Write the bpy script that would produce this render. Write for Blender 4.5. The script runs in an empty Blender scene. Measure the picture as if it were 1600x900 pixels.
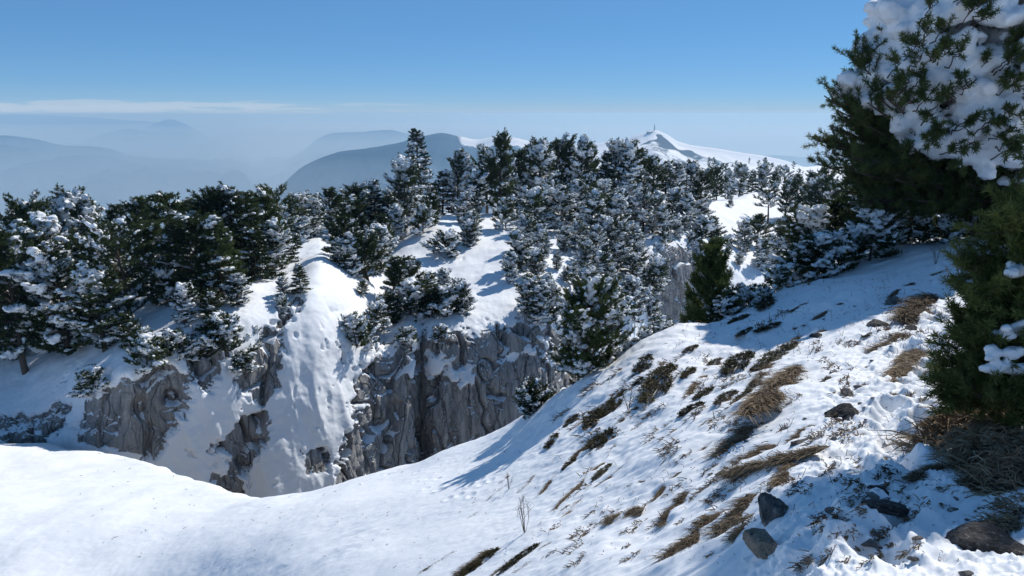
import bpy, math, random
import numpy as np
from mathutils import Vector, Matrix, Quaternion
from mathutils.bvhtree import BVHTree

SC = bpy.context.scene
COL = SC.collection
rad = math.radians

# ------------------------------------------------------------------ camera
F = 1200.0                       # focal length in pixels of a 1600 px wide frame
HY = 178.0                       # row of the true horizon
ALPHA = math.atan((450 - HY) / F)
CA, SA = math.cos(ALPHA), math.sin(ALPHA)
CAM = np.array([0.0, 0.0, 1.65])
cd = bpy.data.cameras.new('camera')
cam = bpy.data.objects.new('camera', cd)
COL.objects.link(cam)
cd.sensor_width = 36.0
cd.lens = 36.0 * F / 1600.0
cd.clip_start = 0.05
cd.clip_end = 200000
cam.location = CAM
cam.rotation_euler = (math.pi / 2 - ALPHA, 0, 0)
SC.camera = cam


def ray(px, py):
    px = np.asarray(px, float); py = np.asarray(py, float)
    u = (px - 800) / F; v = (450 - py) / F
    return np.stack([u + 0 * v, CA + v * SA + 0 * u, -SA + v * CA + 0 * u], -1)


def P(px, py, D):
    """point of the place seen in direction (px, py), D metres ahead"""
    d = ray(px, py)
    return CAM + d * (np.asarray(D, float) / d[..., 1])[..., None]


def proj(p):
    q = np.asarray(p) - CAM
    x, y, z = q[..., 0], q[..., 1], q[..., 2]
    f = np.maximum(y * CA - z * SA, 1e-3)
    up = y * SA + z * CA
    return 800 + F * x / f, 450 - F * up / f

# ------------------------------------------------------------------ noise
_rs = np.random.RandomState(7)
_perm = _rs.permutation(512).astype(np.int64)
_perm = np.concatenate([_perm] * 3)
_g = _rs.randn(512, 3); _g /= np.linalg.norm(_g, axis=1)[:, None]


def perlin(p):
    p = np.asarray(p, float)
    i = np.floor(p).astype(np.int64); f = p - i
    w = f * f * f * (f * (f * 6 - 15) + 10)
    i &= 511
    out = 0
    for a in (0, 1):
        wa = w[..., 0] if a else 1 - w[..., 0]
        for b in (0, 1):
            wb = w[..., 1] if b else 1 - w[..., 1]
            for c in (0, 1):
                wc = w[..., 2] if c else 1 - w[..., 2]
                h = _perm[(_perm[(_perm[(i[..., 0] + a) & 511] + i[..., 1] + b) & 511] + i[..., 2] + c) & 511]
                gr = _g[h]
                d = gr[..., 0] * (f[..., 0] - a) + gr[..., 1] * (f[..., 1] - b) + gr[..., 2] * (f[..., 2] - c)
                out = out + wa * wb * wc * d
    return out * 1.5


def fbm(p, o=4, lac=2.1, gain=.5):
    p = np.asarray(p, float)
    s, a, t = 0, 1.0, 0
    for k in range(o):
        s = s + a * perlin(p + 17.3 * k); t += a
        p = p * lac; a *= gain
    return s / t


def ridged(p, o=3):
    p = np.asarray(p, float)
    s, a, t = 0, 1.0, 0
    for k in range(o):
        s = s + a * (1 - 2 * np.abs(perlin(p + 31.7 * k))); t += a
        p = p * 2.1; a *= .5
    return s / t


def sstep(a, b, x):
    t = np.clip((x - a) / (b - a), 0, 1)
    return t * t * (3 - 2 * t)

# ------------------------------------------------------------------ mesh helpers
def mesh_np(name, v, faces, mats, smooth=True, attrs=None, mat_idx=None):
    """faces: list of int arrays (n,3) or (n,4)"""
    v = np.ascontiguousarray(v, np.float32)
    me = bpy.data.meshes.new(name)
    faces = [np.asarray(f, np.int32) for f in faces if len(f)]
    nl = sum(f.size for f in faces); npol = sum(len(f) for f in faces)
    me.vertices.add(len(v)); me.vertices.foreach_set('co', v.ravel())
    me.loops.add(nl); me.polygons.add(npol)
    me.loops.foreach_set('vertex_index', np.concatenate([f.ravel() for f in faces]))
    tot = np.concatenate([np.full(len(f), f.shape[1], np.int32) for f in faces])
    me.polygons.foreach_set('loop_start', np.concatenate([[0], np.cumsum(tot)[:-1]]).astype(np.int32))
    me.polygons.foreach_set('loop_total', tot)
    if mat_idx is not None:
        me.polygons.foreach_set('material_index', np.asarray(mat_idx, np.int32))
    me.polygons.foreach_set('use_smooth', np.full(npol, smooth, bool))
    for m in (mats if isinstance(mats, (list, tuple)) else [mats]):
        me.materials.append(m)
    for k, a in (attrs or {}).items():
        at = me.attributes.new(k, 'FLOAT', 'POINT')
        at.data.foreach_set('value', np.asarray(a, np.float32).ravel())
    me.update(calc_edges=True)
    me.validate()
    return me


def link(name, me, parent=None, **props):
    o = bpy.data.objects.new(name, me)
    COL.objects.link(o)
    if parent is not None:
        o.parent = parent
    for k, v in props.items():
        o[k] = v
    return o


def grid_faces(nu, nv):
    i = np.arange(nu * nv).reshape(nu, nv)
    return np.stack([i[:-1, :-1], i[1:, :-1], i[1:, 1:], i[:-1, 1:]], -1).reshape(-1, 4)


def hermite(t, V, q, tension=.85):
    t = np.asarray(t, float); V = np.asarray(V, float); q = np.asarray(q, float)
    n = len(t)
    m = np.zeros_like(V)
    m[1:-1] = (V[2:] - V[:-2]) / (t[2:] - t[:-2]).reshape((-1,) + (1,) * (V.ndim - 1))
    m[0] = (V[1] - V[0]) / (t[1] - t[0]); m[-1] = (V[-1] - V[-2]) / (t[-1] - t[-2])
    m *= tension
    k = np.clip(np.searchsorted(t, q, side='right') - 1, 0, n - 2)
    h = t[k + 1] - t[k]; s = (q - t[k]) / h
    sh = (-1,) + (1,) * (V.ndim - 1)
    s = s.reshape(sh); h = h.reshape(sh)
    return ((2 * s**3 - 3 * s**2 + 1) * V[k] + (s**3 - 2 * s**2 + s) * h * m[k]
            + (-2 * s**3 + 3 * s**2) * V[k + 1] + (s**3 - s**2) * h * m[k + 1])


def patch(cols, ctrl, qcols, rows_n):
    """ctrl [ncol][nrow][3] -> surface grid (len(qcols), nrows, 3)"""
    A = hermite(cols, ctrl, qcols)                 # nq, nrow, 3
    nr = A.shape[1]
    q = np.concatenate([np.linspace(k, k + 1, n, endpoint=False) for k, n in enumerate(rows_n)] + [[nr - 1]])
    B = hermite(np.arange(nr), A.transpose(1, 0, 2), q)
    return B.transpose(1, 0, 2), q


def grid_normals(G):
    du = np.gradient(G, axis=0); dv = np.gradient(G, axis=1)
    n = np.cross(du, dv)
    n /= np.maximum(np.linalg.norm(n, axis=-1, keepdims=True), 1e-9)
    return n


def sd_poly(px, py, poly):
    """signed distance in the plane, positive inside"""
    poly = np.asarray(poly, float)
    x = px.ravel(); y = py.ravel()
    d = np.full(x.shape, 1e9); ins = np.zeros(x.shape, bool)
    n = len(poly)
    for i in range(n):
        a = poly[i]; b = poly[(i + 1) % n]
        e = b - a
        t = np.clip(((x - a[0]) * e[0] + (y - a[1]) * e[1]) / max(e @ e, 1e-9), 0, 1)
        dd = np.hypot(x - a[0] - t * e[0], y - a[1] - t * e[1])
        d = np.minimum(d, dd)
        c = ((a[1] > y) != (b[1] > y))
        with np.errstate(divide='ignore', invalid='ignore'):
            xi = e[0] * (y - a[1]) / (e[1] if e[1] else 1e-9) + a[0]
        ins ^= c & (x < xi)
    return np.where(ins, d, -d).reshape(px.shape)

# ------------------------------------------------------------------ materials
def new_mat(name):
    m = bpy.data.materials.new(name); m.use_nodes = True
    nt = m.node_tree; nt.nodes.clear()
    out = nt.nodes.new('ShaderNodeOutputMaterial')
    b = nt.nodes.new('ShaderNodeBsdfPrincipled')
    nt.links.new(b.outputs[0], out.inputs[0])
    return m, nt, b, out


def N(nt, kind, **kw):
    n = nt.nodes.new(kind)
    for k, v in kw.items():
        if k.startswith('i_'):
            key = k[2:]
            key = int(key) if key.isdigit() else key
            n.inputs[key].default_value = v
        else:
            setattr(n, k, v)
    return n


def noise(nt, vec, scale, detail=4, rough=.55, w=None):
    n = N(nt, 'ShaderNodeTexNoise')
    n.inputs['Scale'].default_value = scale
    n.inputs['Detail'].default_value = detail
    n.inputs['Roughness'].default_value = rough
    if vec is not None:
        nt.links.new(vec, n.inputs['Vector'])
    return n.outputs['Fac']


def ramp(nt, fac, stops):
    r = N(nt, 'ShaderNodeValToRGB')
    e = r.color_ramp.elements
    while len(e) < len(stops):
        e.new(.5)
    for el, (p, c) in zip(e, stops):
        el.position = p
        el.color = (c, c, c, 1) if isinstance(c, (int, float)) else (*c, 1)
    nt.links.new(fac, r.inputs[0])
    return r.outputs[0]


def mixc(nt, fac, a, b):
    m = N(nt, 'ShaderNodeMix', data_type='RGBA')
    if isinstance(fac, (int, float)): m.inputs[0].default_value = fac
    else: nt.links.new(fac, m.inputs[0])
    for s, x in ((6, a), (7, b)):
        if isinstance(x, tuple): m.inputs[s].default_value = (*x, 1)
        else: nt.links.new(x, m.inputs[s])
    return m.outputs[2]


def math_n(nt, op, a, b=None, clamp=False):
    m = N(nt, 'ShaderNodeMath', operation=op, use_clamp=clamp)
    for s, x in ((0, a), (1, b)):
        if x is None: continue
        if isinstance(x, (int, float)): m.inputs[s].default_value = x
        else: nt.links.new(x, m.inputs[s])
    return m.outputs[0]


def bump(nt, h, strength, dist, prev=None):
    b = N(nt, 'ShaderNodeBump')
    b.inputs['Strength'].default_value = strength
    b.inputs['Distance'].default_value = dist
    nt.links.new(h, b.inputs['Height'])
    if prev is not None: nt.links.new(prev, b.inputs['Normal'])
    return b.outputs[0]


def obj_coord(nt):
    return N(nt, 'ShaderNodeTexCoord').outputs['Object']


def scaled(nt, vec, s):
    m = N(nt, 'ShaderNodeMapping')
    m.inputs['Scale'].default_value = s
    nt.links.new(vec, m.inputs['Vector'])
    return m.outputs[0]


SNOW = (.88, .90, .92)


def snow_material(name, fine=1.0, bumpy=.5):
    m, nt, b, out = new_mat(name)
    co = obj_coord(nt)
    n1 = noise(nt, co, 1.3 * fine, 6, .6)
    n2 = noise(nt, co, 14 * fine, 5, .65)
    c = mixc(nt, ramp(nt, n1, [(.3, 0.), (.7, 1.)]), (.83, .855, .88), (.90, .915, .93))
    nt.links.new(c, b.inputs['Base Color'])
    b.inputs['Roughness'].default_value = .55
    b.inputs['Specular IOR Level'].default_value = .25
    nb = bump(nt, n2, bumpy, .03 / fine)
    nt.links.new(nb, b.inputs['Normal'])
    return m


def terrain_material():
    """snow with bare limestone where the vertex attribute 'rock' says so"""
    m, nt, b, out = new_mat('snow_and_limestone')
    co = obj_coord(nt)
    at = N(nt, 'ShaderNodeAttribute', attribute_name='rock').outputs['Fac']
    # rock: grey and tan limestone with upright streaks, pitted
    st = scaled(nt, co, (1.6, 1.6, .22))
    s1 = noise(nt, st, 1.0, 7, .68)
    s2 = noise(nt, st, 4.2, 6, .7)
    blot = noise(nt, co, .28, 4, .6)
    fine = noise(nt, co, 5.0, 8, .75)
    grey = mixc(nt, ramp(nt, s1, [(.34, 0.), (.66, 1.)]), (.31, .308, .312), (.55, .545, .54))
    tan = mixc(nt, ramp(nt, s2, [(.3, 0.), (.7, 1.)]), (.34, .32, .30), (.57, .535, .50))
    rock = mixc(nt, ramp(nt, blot, [(.42, 0.), (.62, 1.)]), grey, tan)
    dark = ramp(nt, fine, [(.30, .55), (.46, 1.)])
    rk = N(nt, 'ShaderNodeMix', data_type='RGBA', blend_type='MULTIPLY'); rk.inputs[0].default_value = 1
    nt.links.new(rock, rk.inputs[6]); nt.links.new(dark, rk.inputs[7])
    streak = ramp(nt, noise(nt, scaled(nt, co, (.9, .9, .07)), 2.2, 5, .65), [(.36, .6), (.52, 1.)])
    rk2 = N(nt, 'ShaderNodeMix', data_type='RGBA', blend_type='MULTIPLY'); rk2.inputs[0].default_value = .8
    nt.links.new(rk.outputs[2], rk2.inputs[6]); nt.links.new(streak, rk2.inputs[7])
    # joints and fractures
    wob = N(nt, 'ShaderNodeVectorMath', operation='ADD')
    ns = N(nt, 'ShaderNodeTexNoise'); ns.inputs['Scale'].default_value = 1.1; ns.inputs['Detail'].default_value = 5
    nt.links.new(co, ns.inputs['Vector']); nsc = N(nt, 'ShaderNodeVectorMath', operation='SCALE'); nsc.inputs['Scale'].default_value = .4
    nt.links.new(ns.outputs['Color'], nsc.inputs[0]); nt.links.new(co, wob.inputs[0]); nt.links.new(nsc.outputs[0], wob.inputs[1])
    vo = N(nt, 'ShaderNodeTexVoronoi', feature='DISTANCE_TO_EDGE'); vo.inputs['Scale'].default_value = 1.0
    nt.links.new(scaled(nt, wob.outputs[0], (.9, .9, .07)), vo.inputs['Vector'])
    vo2 = N(nt, 'ShaderNodeTexVoronoi', feature='DISTANCE_TO_EDGE'); vo2.inputs['Scale'].default_value = 1.0
    nt.links.new(scaled(nt, wob.outputs[0], (2.8, 2.8, .35)), vo2.inputs['Vector'])
    crk = math_n(nt, 'MULTIPLY', ramp(nt, vo.outputs['Distance'], [(0., .25), (.035, 1.)]), ramp(nt, vo2.outputs['Distance'], [(0., .6), (.03, 1.)]))
    rk3 = N(nt, 'ShaderNodeMix', data_type='RGBA', blend_type='MULTIPLY'); rk3.inputs[0].default_value = .85
    nt.links.new(rk2.outputs[2], rk3.inputs[6]); nt.links.new(crk, rk3.inputs[7]); rk2 = rk3
    # snow
    n1 = noise(nt, co, .8, 6, .6)
    sn = mixc(nt, ramp(nt, n1, [(.3, 0.), (.7, 1.)]), (.83, .855, .88), (.90, .915, .93))
    # broken edge of the snow
    edge = math_n(nt, 'ADD', at, math_n(nt, 'MULTIPLY', math_n(nt, 'SUBTRACT', noise(nt, co, 3.2, 6, .7), .5), .75))
    fac = ramp(nt, edge, [(.44, 0.), (.54, 1.)])
    c = mixc(nt, fac, sn, rk2.outputs[2])
    nt.links.new(c, b.inputs['Base Color'])
    b.inputs['Roughness'].default_value = .75
    b.inputs['Specular IOR Level'].default_value = .2
    hs = math_n(nt, 'MULTIPLY', math_n(nt, 'MULTIPLY', noise(nt, scaled(nt, co, (1, 1.6, 1)), 5, 6, .62), .045), ramp(nt, noise(nt, co, .33, 4, .6), [(.40, .12), (.62, 1.)]))
    hr = math_n(nt, 'ADD', math_n(nt, 'MULTIPLY', s2, .55), math_n(nt, 'ADD', math_n(nt, 'MULTIPLY', fine, .5), math_n(nt, 'MULTIPLY', crk, .5)))
    hm = N(nt, 'ShaderNodeMix', data_type='FLOAT')
    nt.links.new(fac, hm.inputs[0]); nt.links.new(hs, hm.inputs[2]); nt.links.new(hr, hm.inputs[3])
    nt.links.new(bump(nt, hm.outputs[0], .9, .35), b.inputs['Normal'])
    return m


def foliage_material(name, dark, light, dry=None):
    m, nt, b, out = new_mat(name)
    co = obj_coord(nt)
    inf = N(nt, 'ShaderNodeObjectInfo').outputs['Random']
    f = math_n(nt, 'ADD', noise(nt, co, 2.3, 3, .6), math_n(nt, 'MULTIPLY', math_n(nt, 'SUBTRACT', inf, .5), .35))
    c = mixc(nt, ramp(nt, f, [(.3, 0.), (.72, 1.)]), dark, light)
    if dry:
        c = mixc(nt, ramp(nt, noise(nt, co, 5.1, 3, .6), [(.62, 0.), (.74, .8)]), c, dry)
    nt.links.new(c, b.inputs['Base Color'])
    b.inputs['Roughness'].default_value = .6
    b.inputs['Specular IOR Level'].default_value = .25
    tr = N(nt, 'ShaderNodeBsdfTranslucent')
    nt.links.new(c, tr.inputs['Color'])
    mx = N(nt, 'ShaderNodeMixShader'); mx.inputs[0].default_value = .3
    nt.links.new(b.outputs[0], mx.inputs[1]); nt.links.new(tr.outputs[0], mx.inputs[2])
    nt.links.new(mx.outputs[0], out.inputs[0])
    return m


def two_tone(name, a, bcol, scale, stretch=(1, 1, 1), rough=.85, bs=.6, bd=.02, spots=None):
    m, nt, b, out = new_mat(name)
    co = scaled(nt, obj_coord(nt), stretch)
    n = noise(nt, co, scale, 7, .7)
    inf = N(nt, 'ShaderNodeObjectInfo').outputs['Random']
    f = math_n(nt, 'ADD', n, math_n(nt, 'MULTIPLY', math_n(nt, 'SUBTRACT', inf, .5), .22))
    c = mixc(nt, ramp(nt, f, [(.32, 0.), (.68, 1.)]), a, bcol)
    if spots:      # lichen and pale scars
        c = mixc(nt, ramp(nt, noise(nt, co, scale * 2.6, 5, .75), [(.56, 0.), (.62, .85)]), c, spots)
        c = mixc(nt, ramp(nt, noise(nt, co, scale * 1.7, 4, .7), [(.34, .8), (.41, 0.)]), c, (.03, .03, .032))
    nt.links.new(c, b.inputs['Base Color'])
    b.inputs['Roughness'].default_value = rough
    b.inputs['Specular IOR Level'].default_value = .2
    nt.links.new(bump(nt, n, bs, bd), b.inputs['Normal'])
    return m


def mountain_material(name, snow_amount, forest=(.035, .05, .05), scale=.004):
    """attribute 'snow' splits open snowfields from forest"""
    m, nt, b, out = new_mat(name)
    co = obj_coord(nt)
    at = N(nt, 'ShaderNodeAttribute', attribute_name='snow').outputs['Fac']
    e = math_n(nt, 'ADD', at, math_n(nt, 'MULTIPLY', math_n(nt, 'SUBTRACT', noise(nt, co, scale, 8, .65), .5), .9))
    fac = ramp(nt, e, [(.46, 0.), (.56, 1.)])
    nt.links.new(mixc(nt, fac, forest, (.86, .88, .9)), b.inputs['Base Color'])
    b.inputs['Roughness'].default_value = .8
    b.inputs['Specular IOR Level'].default_value = .1
    return m


M = {
    'terrain': terrain_material(),
    'snow': snow_material('tree_snow', 1.6, .55),
    'pine': foliage_material('pine_needles', (.024, .044, .016), (.075, .105, .030)),
    'pine_lit': foliage_material('pine_needles_sunlit', (.058, .085, .022), (.155, .18, .048)),  # pine needles coloured brighter and yellower to look sunlit
    'spruce': foliage_material('spruce_needles', (.014, .026, .016), (.034, .052, .028)),
    'hero': foliage_material('near_pine_needles', (.050, .078, .022), (.165, .190, .052), (.19, .16, .065)),
    'juniper': foliage_material('juniper_needles', (.032, .032, .014), (.090, .075, .032), (.12, .078, .040)),
    'bark': two_tone('pine_bark', (.045, .034, .028), (.13, .10, .08), 9, (1, 1, .3)),
    'twig': two_tone('bare_twig', (.05, .035, .03), (.13, .09, .07), 20),
    'straw': two_tone('dead_grass', (.095, .066, .042), (.40, .305, .20), 11, (.5, 1, 1), .9, .3),
    'sod': two_tone('dark_sod', (.045, .031, .021), (.12, .084, .054), 12),
    'stone': two_tone('grey_limestone', (.10, .095, .09), (.34, .32, .30), 3.5, (1, 1, 1), .85, 1.0, .12, (.50, .49, .46)),
    'tanstone': two_tone('tan_limestone', (.20, .165, .125), (.42, .36, .29), 4.5, (1, 1, .6), .85, 1.0, .10, (.5, .45, .38)),
    'darkstone': two_tone('dark_stone', (.045, .043, .045), (.19, .175, .165), 4.5, (1, 1, 1), .85, 1.0, .13, (.34, .33, .31)),
    'metal': two_tone('grey_metal', (.14, .14, .15), (.2, .2, .21), 1, (1, 1, 1), .5, 0),
    'concrete': two_tone('weathered_concrete', (.08, .08, .085), (.14, .14, .14), .3, (1, 1, 1), .9, 0),
}
# ------------------------------------------------------------------ light
AZ, EL = rad(44), rad(43)                       # sun ahead, to the right
SUN = np.array([math.cos(EL) * math.sin(AZ), math.cos(EL) * math.cos(AZ), math.sin(EL)])
sl = bpy.data.lights.new('sun', 'SUN')
sl.energy = 3.75
sl.angle = rad(.53)
sl.color = (1.0, .955, .89)
so = bpy.data.objects.new('sun', sl); COL.objects.link(so)
so.rotation_euler = Vector(-SUN).to_track_quat('-Z', 'Y').to_euler()
so.location = (20, 20, 40)

w = bpy.data.worlds.new('World'); SC.world = w; w.use_nodes = True
nt = w.node_tree; nt.nodes.clear()
wo = N(nt, 'ShaderNodeOutputWorld'); bg = N(nt, 'ShaderNodeBackground')
nt.links.new(bg.outputs[0], wo.inputs[0])
sky = N(nt, 'ShaderNodeTexSky', sky_type='NISHITA', sun_disc=False)
sky.sun_elevation = EL; sky.sun_rotation = AZ
sky.altitude = 6500; sky.air_density = 1.2; sky.dust_density = 0.0; sky.ozone_density = 8
bg.inputs['Strength'].default_value = .1
# a thin bank of cloud lying on the haze, low over the horizon
gd = N(nt, 'ShaderNodeTexCoord').outputs['Generated']
sx = N(nt, 'ShaderNodeSeparateXYZ'); nt.links.new(gd, sx.inputs[0])
cn = noise(nt, scaled(nt, gd, (12, 12, 210)), 1.0, 7, .6)
cn2 = noise(nt, scaled(nt, gd, (2.2, 2.2, 9)), 1.0, 2, .5)
band = math_n(nt, 'MULTIPLY', ramp(nt, sx.outputs[2], [(.0, .8), (.008, .9), (.014, .8), (.019, 0.)]),
              ramp(nt, math_n(nt, 'ADD', math_n(nt, 'MULTIPLY', sx.outputs[0], -1.0), .5), [(.42, .04), (.60, .45), (.82, 1.)]))
cl = math_n(nt, 'ADD', math_n(nt, 'ADD', cn, math_n(nt, 'MULTIPLY', cn2, .35)), math_n(nt, 'MULTIPLY', band, .45))
cf = math_n(nt, 'MULTIPLY', ramp(nt, cl, [(.92, 0.), (1.3, .7)]), math_n(nt, 'MULTIPLY', band, .9), clamp=True)
# the deep, even blue of a dry winter sky: flatten the climb in brightness towards the horizon
sm = N(nt, 'ShaderNodeVectorMath', operation='SCALE'); sm.inputs['Scale'].default_value = .1055
nt.links.new(sky.outputs[0], sm.inputs[0])
gm = N(nt, 'ShaderNodeGamma'); gm.inputs['Gamma'].default_value = .5
nt.links.new(sm.outputs[0], gm.inputs['Color'])
tm = N(nt, 'ShaderNodeVectorMath', operation='MULTIPLY'); tm.inputs[1].default_value = (3.0, 5.25, 7.1)
nt.links.new(gm.outputs[0], tm.inputs[0])
hzf = ramp(nt, math_n(nt, 'MULTIPLY', sx.outputs[2], 10.0), [(0., .95), (.06, .72), (.16, .36), (.34, .14), (.65, .04), (1., 0.)])
hzc = mixc(nt, hzf, tm.outputs[0], (3.55, 4.75, 6.0))
nt.links.new(mixc(nt, cf, hzc, (5.0, 5.8, 6.7)), bg.inputs['Color'])

# ------------------------------------------------------------------ the slope one stands on
NC = [-420, -200, 0, 200, 390, 600, 800, 1000, 1150, 1300, 1500, 1620, 1900, 2300]
NR = {  # rows: py, distance; five visible rows from the feet to the rim, then how far it runs on and falls beyond
    -420: [(900, 15), (850, 18), (800, 21), (740, 25), (680, 30)],
    -200: [(900, 14.3), (850, 17), (800, 20.3), (740, 25), (682, 31)],
    0: [(900, 13), (850, 14.7), (800, 17.5), (745, 22.8), (692, 30.2)],
    200: [(900, 12), (850, 13.3), (800, 15.5), (755, 19.6), (713, 26)],
    390: [(900, 10.4), (862, 11.3), (830, 12.4), (802, 14.0), (780, 16)],
    600: [(900, 8.0), (850, 9.4), (806, 11), (772, 12.8), (750, 14.6)],
    800: [(900, 6), (810, 8), (745, 10), (710, 11.5), (680, 13)],
    1000: [(900, 4.5), (770, 6.7), (670, 8.7), (605, 10.4), (545, 12.5)],
    1150: [(900, 3.4), (750, 5.5), (645, 7.8), (555, 10.6), (482, 14)],
    1300: [(900, 2.75), (740, 4.4), (630, 6.8), (530, 10.2), (428, 15.8)],
    1500: [(900, 2.6), (740, 4.2), (620, 6.3), (500, 10), (384, 16.4)],
    1620: [(900, 2.5), (740, 3.9), (610, 5.8), (480, 9.4), (366, 16.5)],
    1900: [(900, 2.3), (740, 3.5), (600, 4.9), (460, 7.6), (340, 13)],
    2300: [(900, 2.0), (740, 3.0), (590, 4.4), (440, 7), (310, 12)],
}
ctrl = []
for c in NC:
    vis = [P(c, py, D) for py, D in NR[c]]
    a, b2 = vis[0], vis[1]
    near = []
    for k in (8, 4, 2, .8):
        e = a + (a - b2) * k; e[2] = min(e[2], a[2] + 1.4 * (1 - math.exp(-(e[2] - a[2]) / 1.4)))
        near.append(e)
    e = vis[-1]
    d = e - CAM; d[2] = 0; d /= np.linalg.norm(d)
    if c <= 1150:
        beyond = [e + d * .9 + [0, 0, -.75], e + d * 2.2 + [0, 0, -4], e + d * 4 + [0, 0, -14], e + d * 7 + [0, 0, -32]]
    else:
        beyond = [e + d * 2.5 + [0, 0, -.4], e + d * 6 + [0, 0, -1.3], e + d * 12 + [0, 0, -4.5], e + d * 24 + [0, 0, -14]]
    ctrl.append(near + vis + beyond)
ctrl = np.array(ctrl)
qc = np.concatenate([np.arange(-420, -40, 6), np.arange(-40, 1640, 2.0), np.arange(1640, 2301, 6)])
G, q = patch(NC, ctrl, qc, [8, 8, 10, 20, 110, 110, 95, 80, 26, 14, 10, 8])
nrm = grid_normals(G)
nrm *= np.sign(nrm[..., 2:3] + 1e-6)
px, py = proj(G)
p3 = G.copy(); p3[..., 2] *= .5
dist = np.linalg.norm(G - CAM, axis=-1)
path = sd_poly(px, py, [(1150, 1000), (1185, 880), (1260, 760), (1290, 660), (1330, 560), (1400, 470), (1500, 400),
                        (1540, 420), (1530, 560), (1480, 660), (1560, 760), (1700, 860), (1700, 1000)])
rough = sstep(-70, 40, path) * sstep(40, 8, dist)
mid = sstep(700, 1000, px) * (1 - rough)                       # wind-worked slope
left = 1 - sstep(560, 900, px)
def billow(p, o=3):
    p = np.asarray(p, float); s = 0; a = 1; t = 0
    for k in range(o):
        s = s + a * np.abs(perlin(p + 11.1 * k)); t += a; p = p * 2.2; a *= .5
    return s / t
h = fbm(p3 * .16, 3) * .5 * np.clip(dist / 14, .15, 1)
h += mid * (fbm(p3 * np.array([.9, .9, .9]), 4) * .16 * np.clip(dist / 8, .3, 1) + ridged(p3 * np.array([1.1, 2.4, 2.0]), 3) * .045)
h += rough * ((.4 - billow(p3 * 4.6, 4)) * .12 + fbm(p3 * 1.1, 3) * .10 + (.4 - billow(p3 * 11.0, 2)) * .05)
h += left * (ridged(p3 * np.array([.55, 1.7, 1.0]) + fbm(p3 * .5, 2)[..., None] * 1.2, 3) * .035 * sstep(-.1, .35, fbm(p3 * .22 + 4, 2)) + fbm(p3 * 1.4, 3) * .03)
h += .012 * fbm(p3 * 9, 2) * np.clip(dist / 10, .4, 1.6) * (1 - .75 * left)
# boot holes along the trodden path
rs = np.random.RandomState(5)
foot = []
for k in range(46):
    t = k / 45.
    cx = np.interp(t, [0, .3, .6, 1], [1395, 1420, 1440, 1490]) + rs.uniform(-45, 45) * (1.1 - t)
    cy = np.interp(t, [0, .3, .6, 1], [850, 690, 560, 425]) + rs.uniform(-12, 12)
    foot.append((cx, cy))
for cx, cy in foot:
    i = np.argmin((px - cx)**2 + (py - cy)**2 + 1e6 * (dist > 40))
    c = G.reshape(-1, 3)[i]
    d2 = ((G[..., 0] - c[0]) / .10)**2 + ((G[..., 1] - c[1]) / .17)**2
    h += -(.055 if c[1] < 5 else .10) * np.exp(-d2**1.5) + .035 * np.exp(-(np.sqrt(d2) - 1.45)**2 * 6)
# a few faint marks where something crossed the snow
for (xa, ya, xb, yb, nn, dep) in ((790, 752, 610, 768, 12, .014), (760, 772, 640, 790, 8, .012)):
    for k in range(nn):
        t_ = k / (nn - 1); cx = xa + (xb - xa) * t_; cy = ya + (yb - ya) * t_ + 14 * math.sin(t_ * 5) + (3 if k % 2 else -3)
        i = np.argmin((px - cx)**2 + (py - cy)**2 + 1e6 * (dist > 40)); c = G.reshape(-1, 3)[i]
        d2 = ((G[..., 0] - c[0]) / .05)**2 + ((G[..., 1] - c[1]) / .08)**2
        h += -dep * np.exp(-d2**1.3) + .006 * np.exp(-(np.sqrt(d2) - 1.5)**2 * 6)
onrim = sstep(6.6, 6.05, q)[None, :]
G2 = G + nrm * (h * np.where(q <= 6.6, 1, 1.0)[None, :])[..., None]
nearV = G2.reshape(-1, 3); nearF = grid_faces(*G2.shape[:2])
rockn = np.where((q > 9.1)[None, :] & (np.abs(nrm[..., 2]) < .55), .75, 0.0)
me = mesh_np('snowy_slope', nearV, [nearF], M['terrain'], attrs={'rock': rockn})
link('snowy_slope', me, kind='structure')
NEAR = BVHTree.FromPolygons([tuple(v) for v in nearV], [tuple(f) for f in nearF.tolist()])

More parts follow.
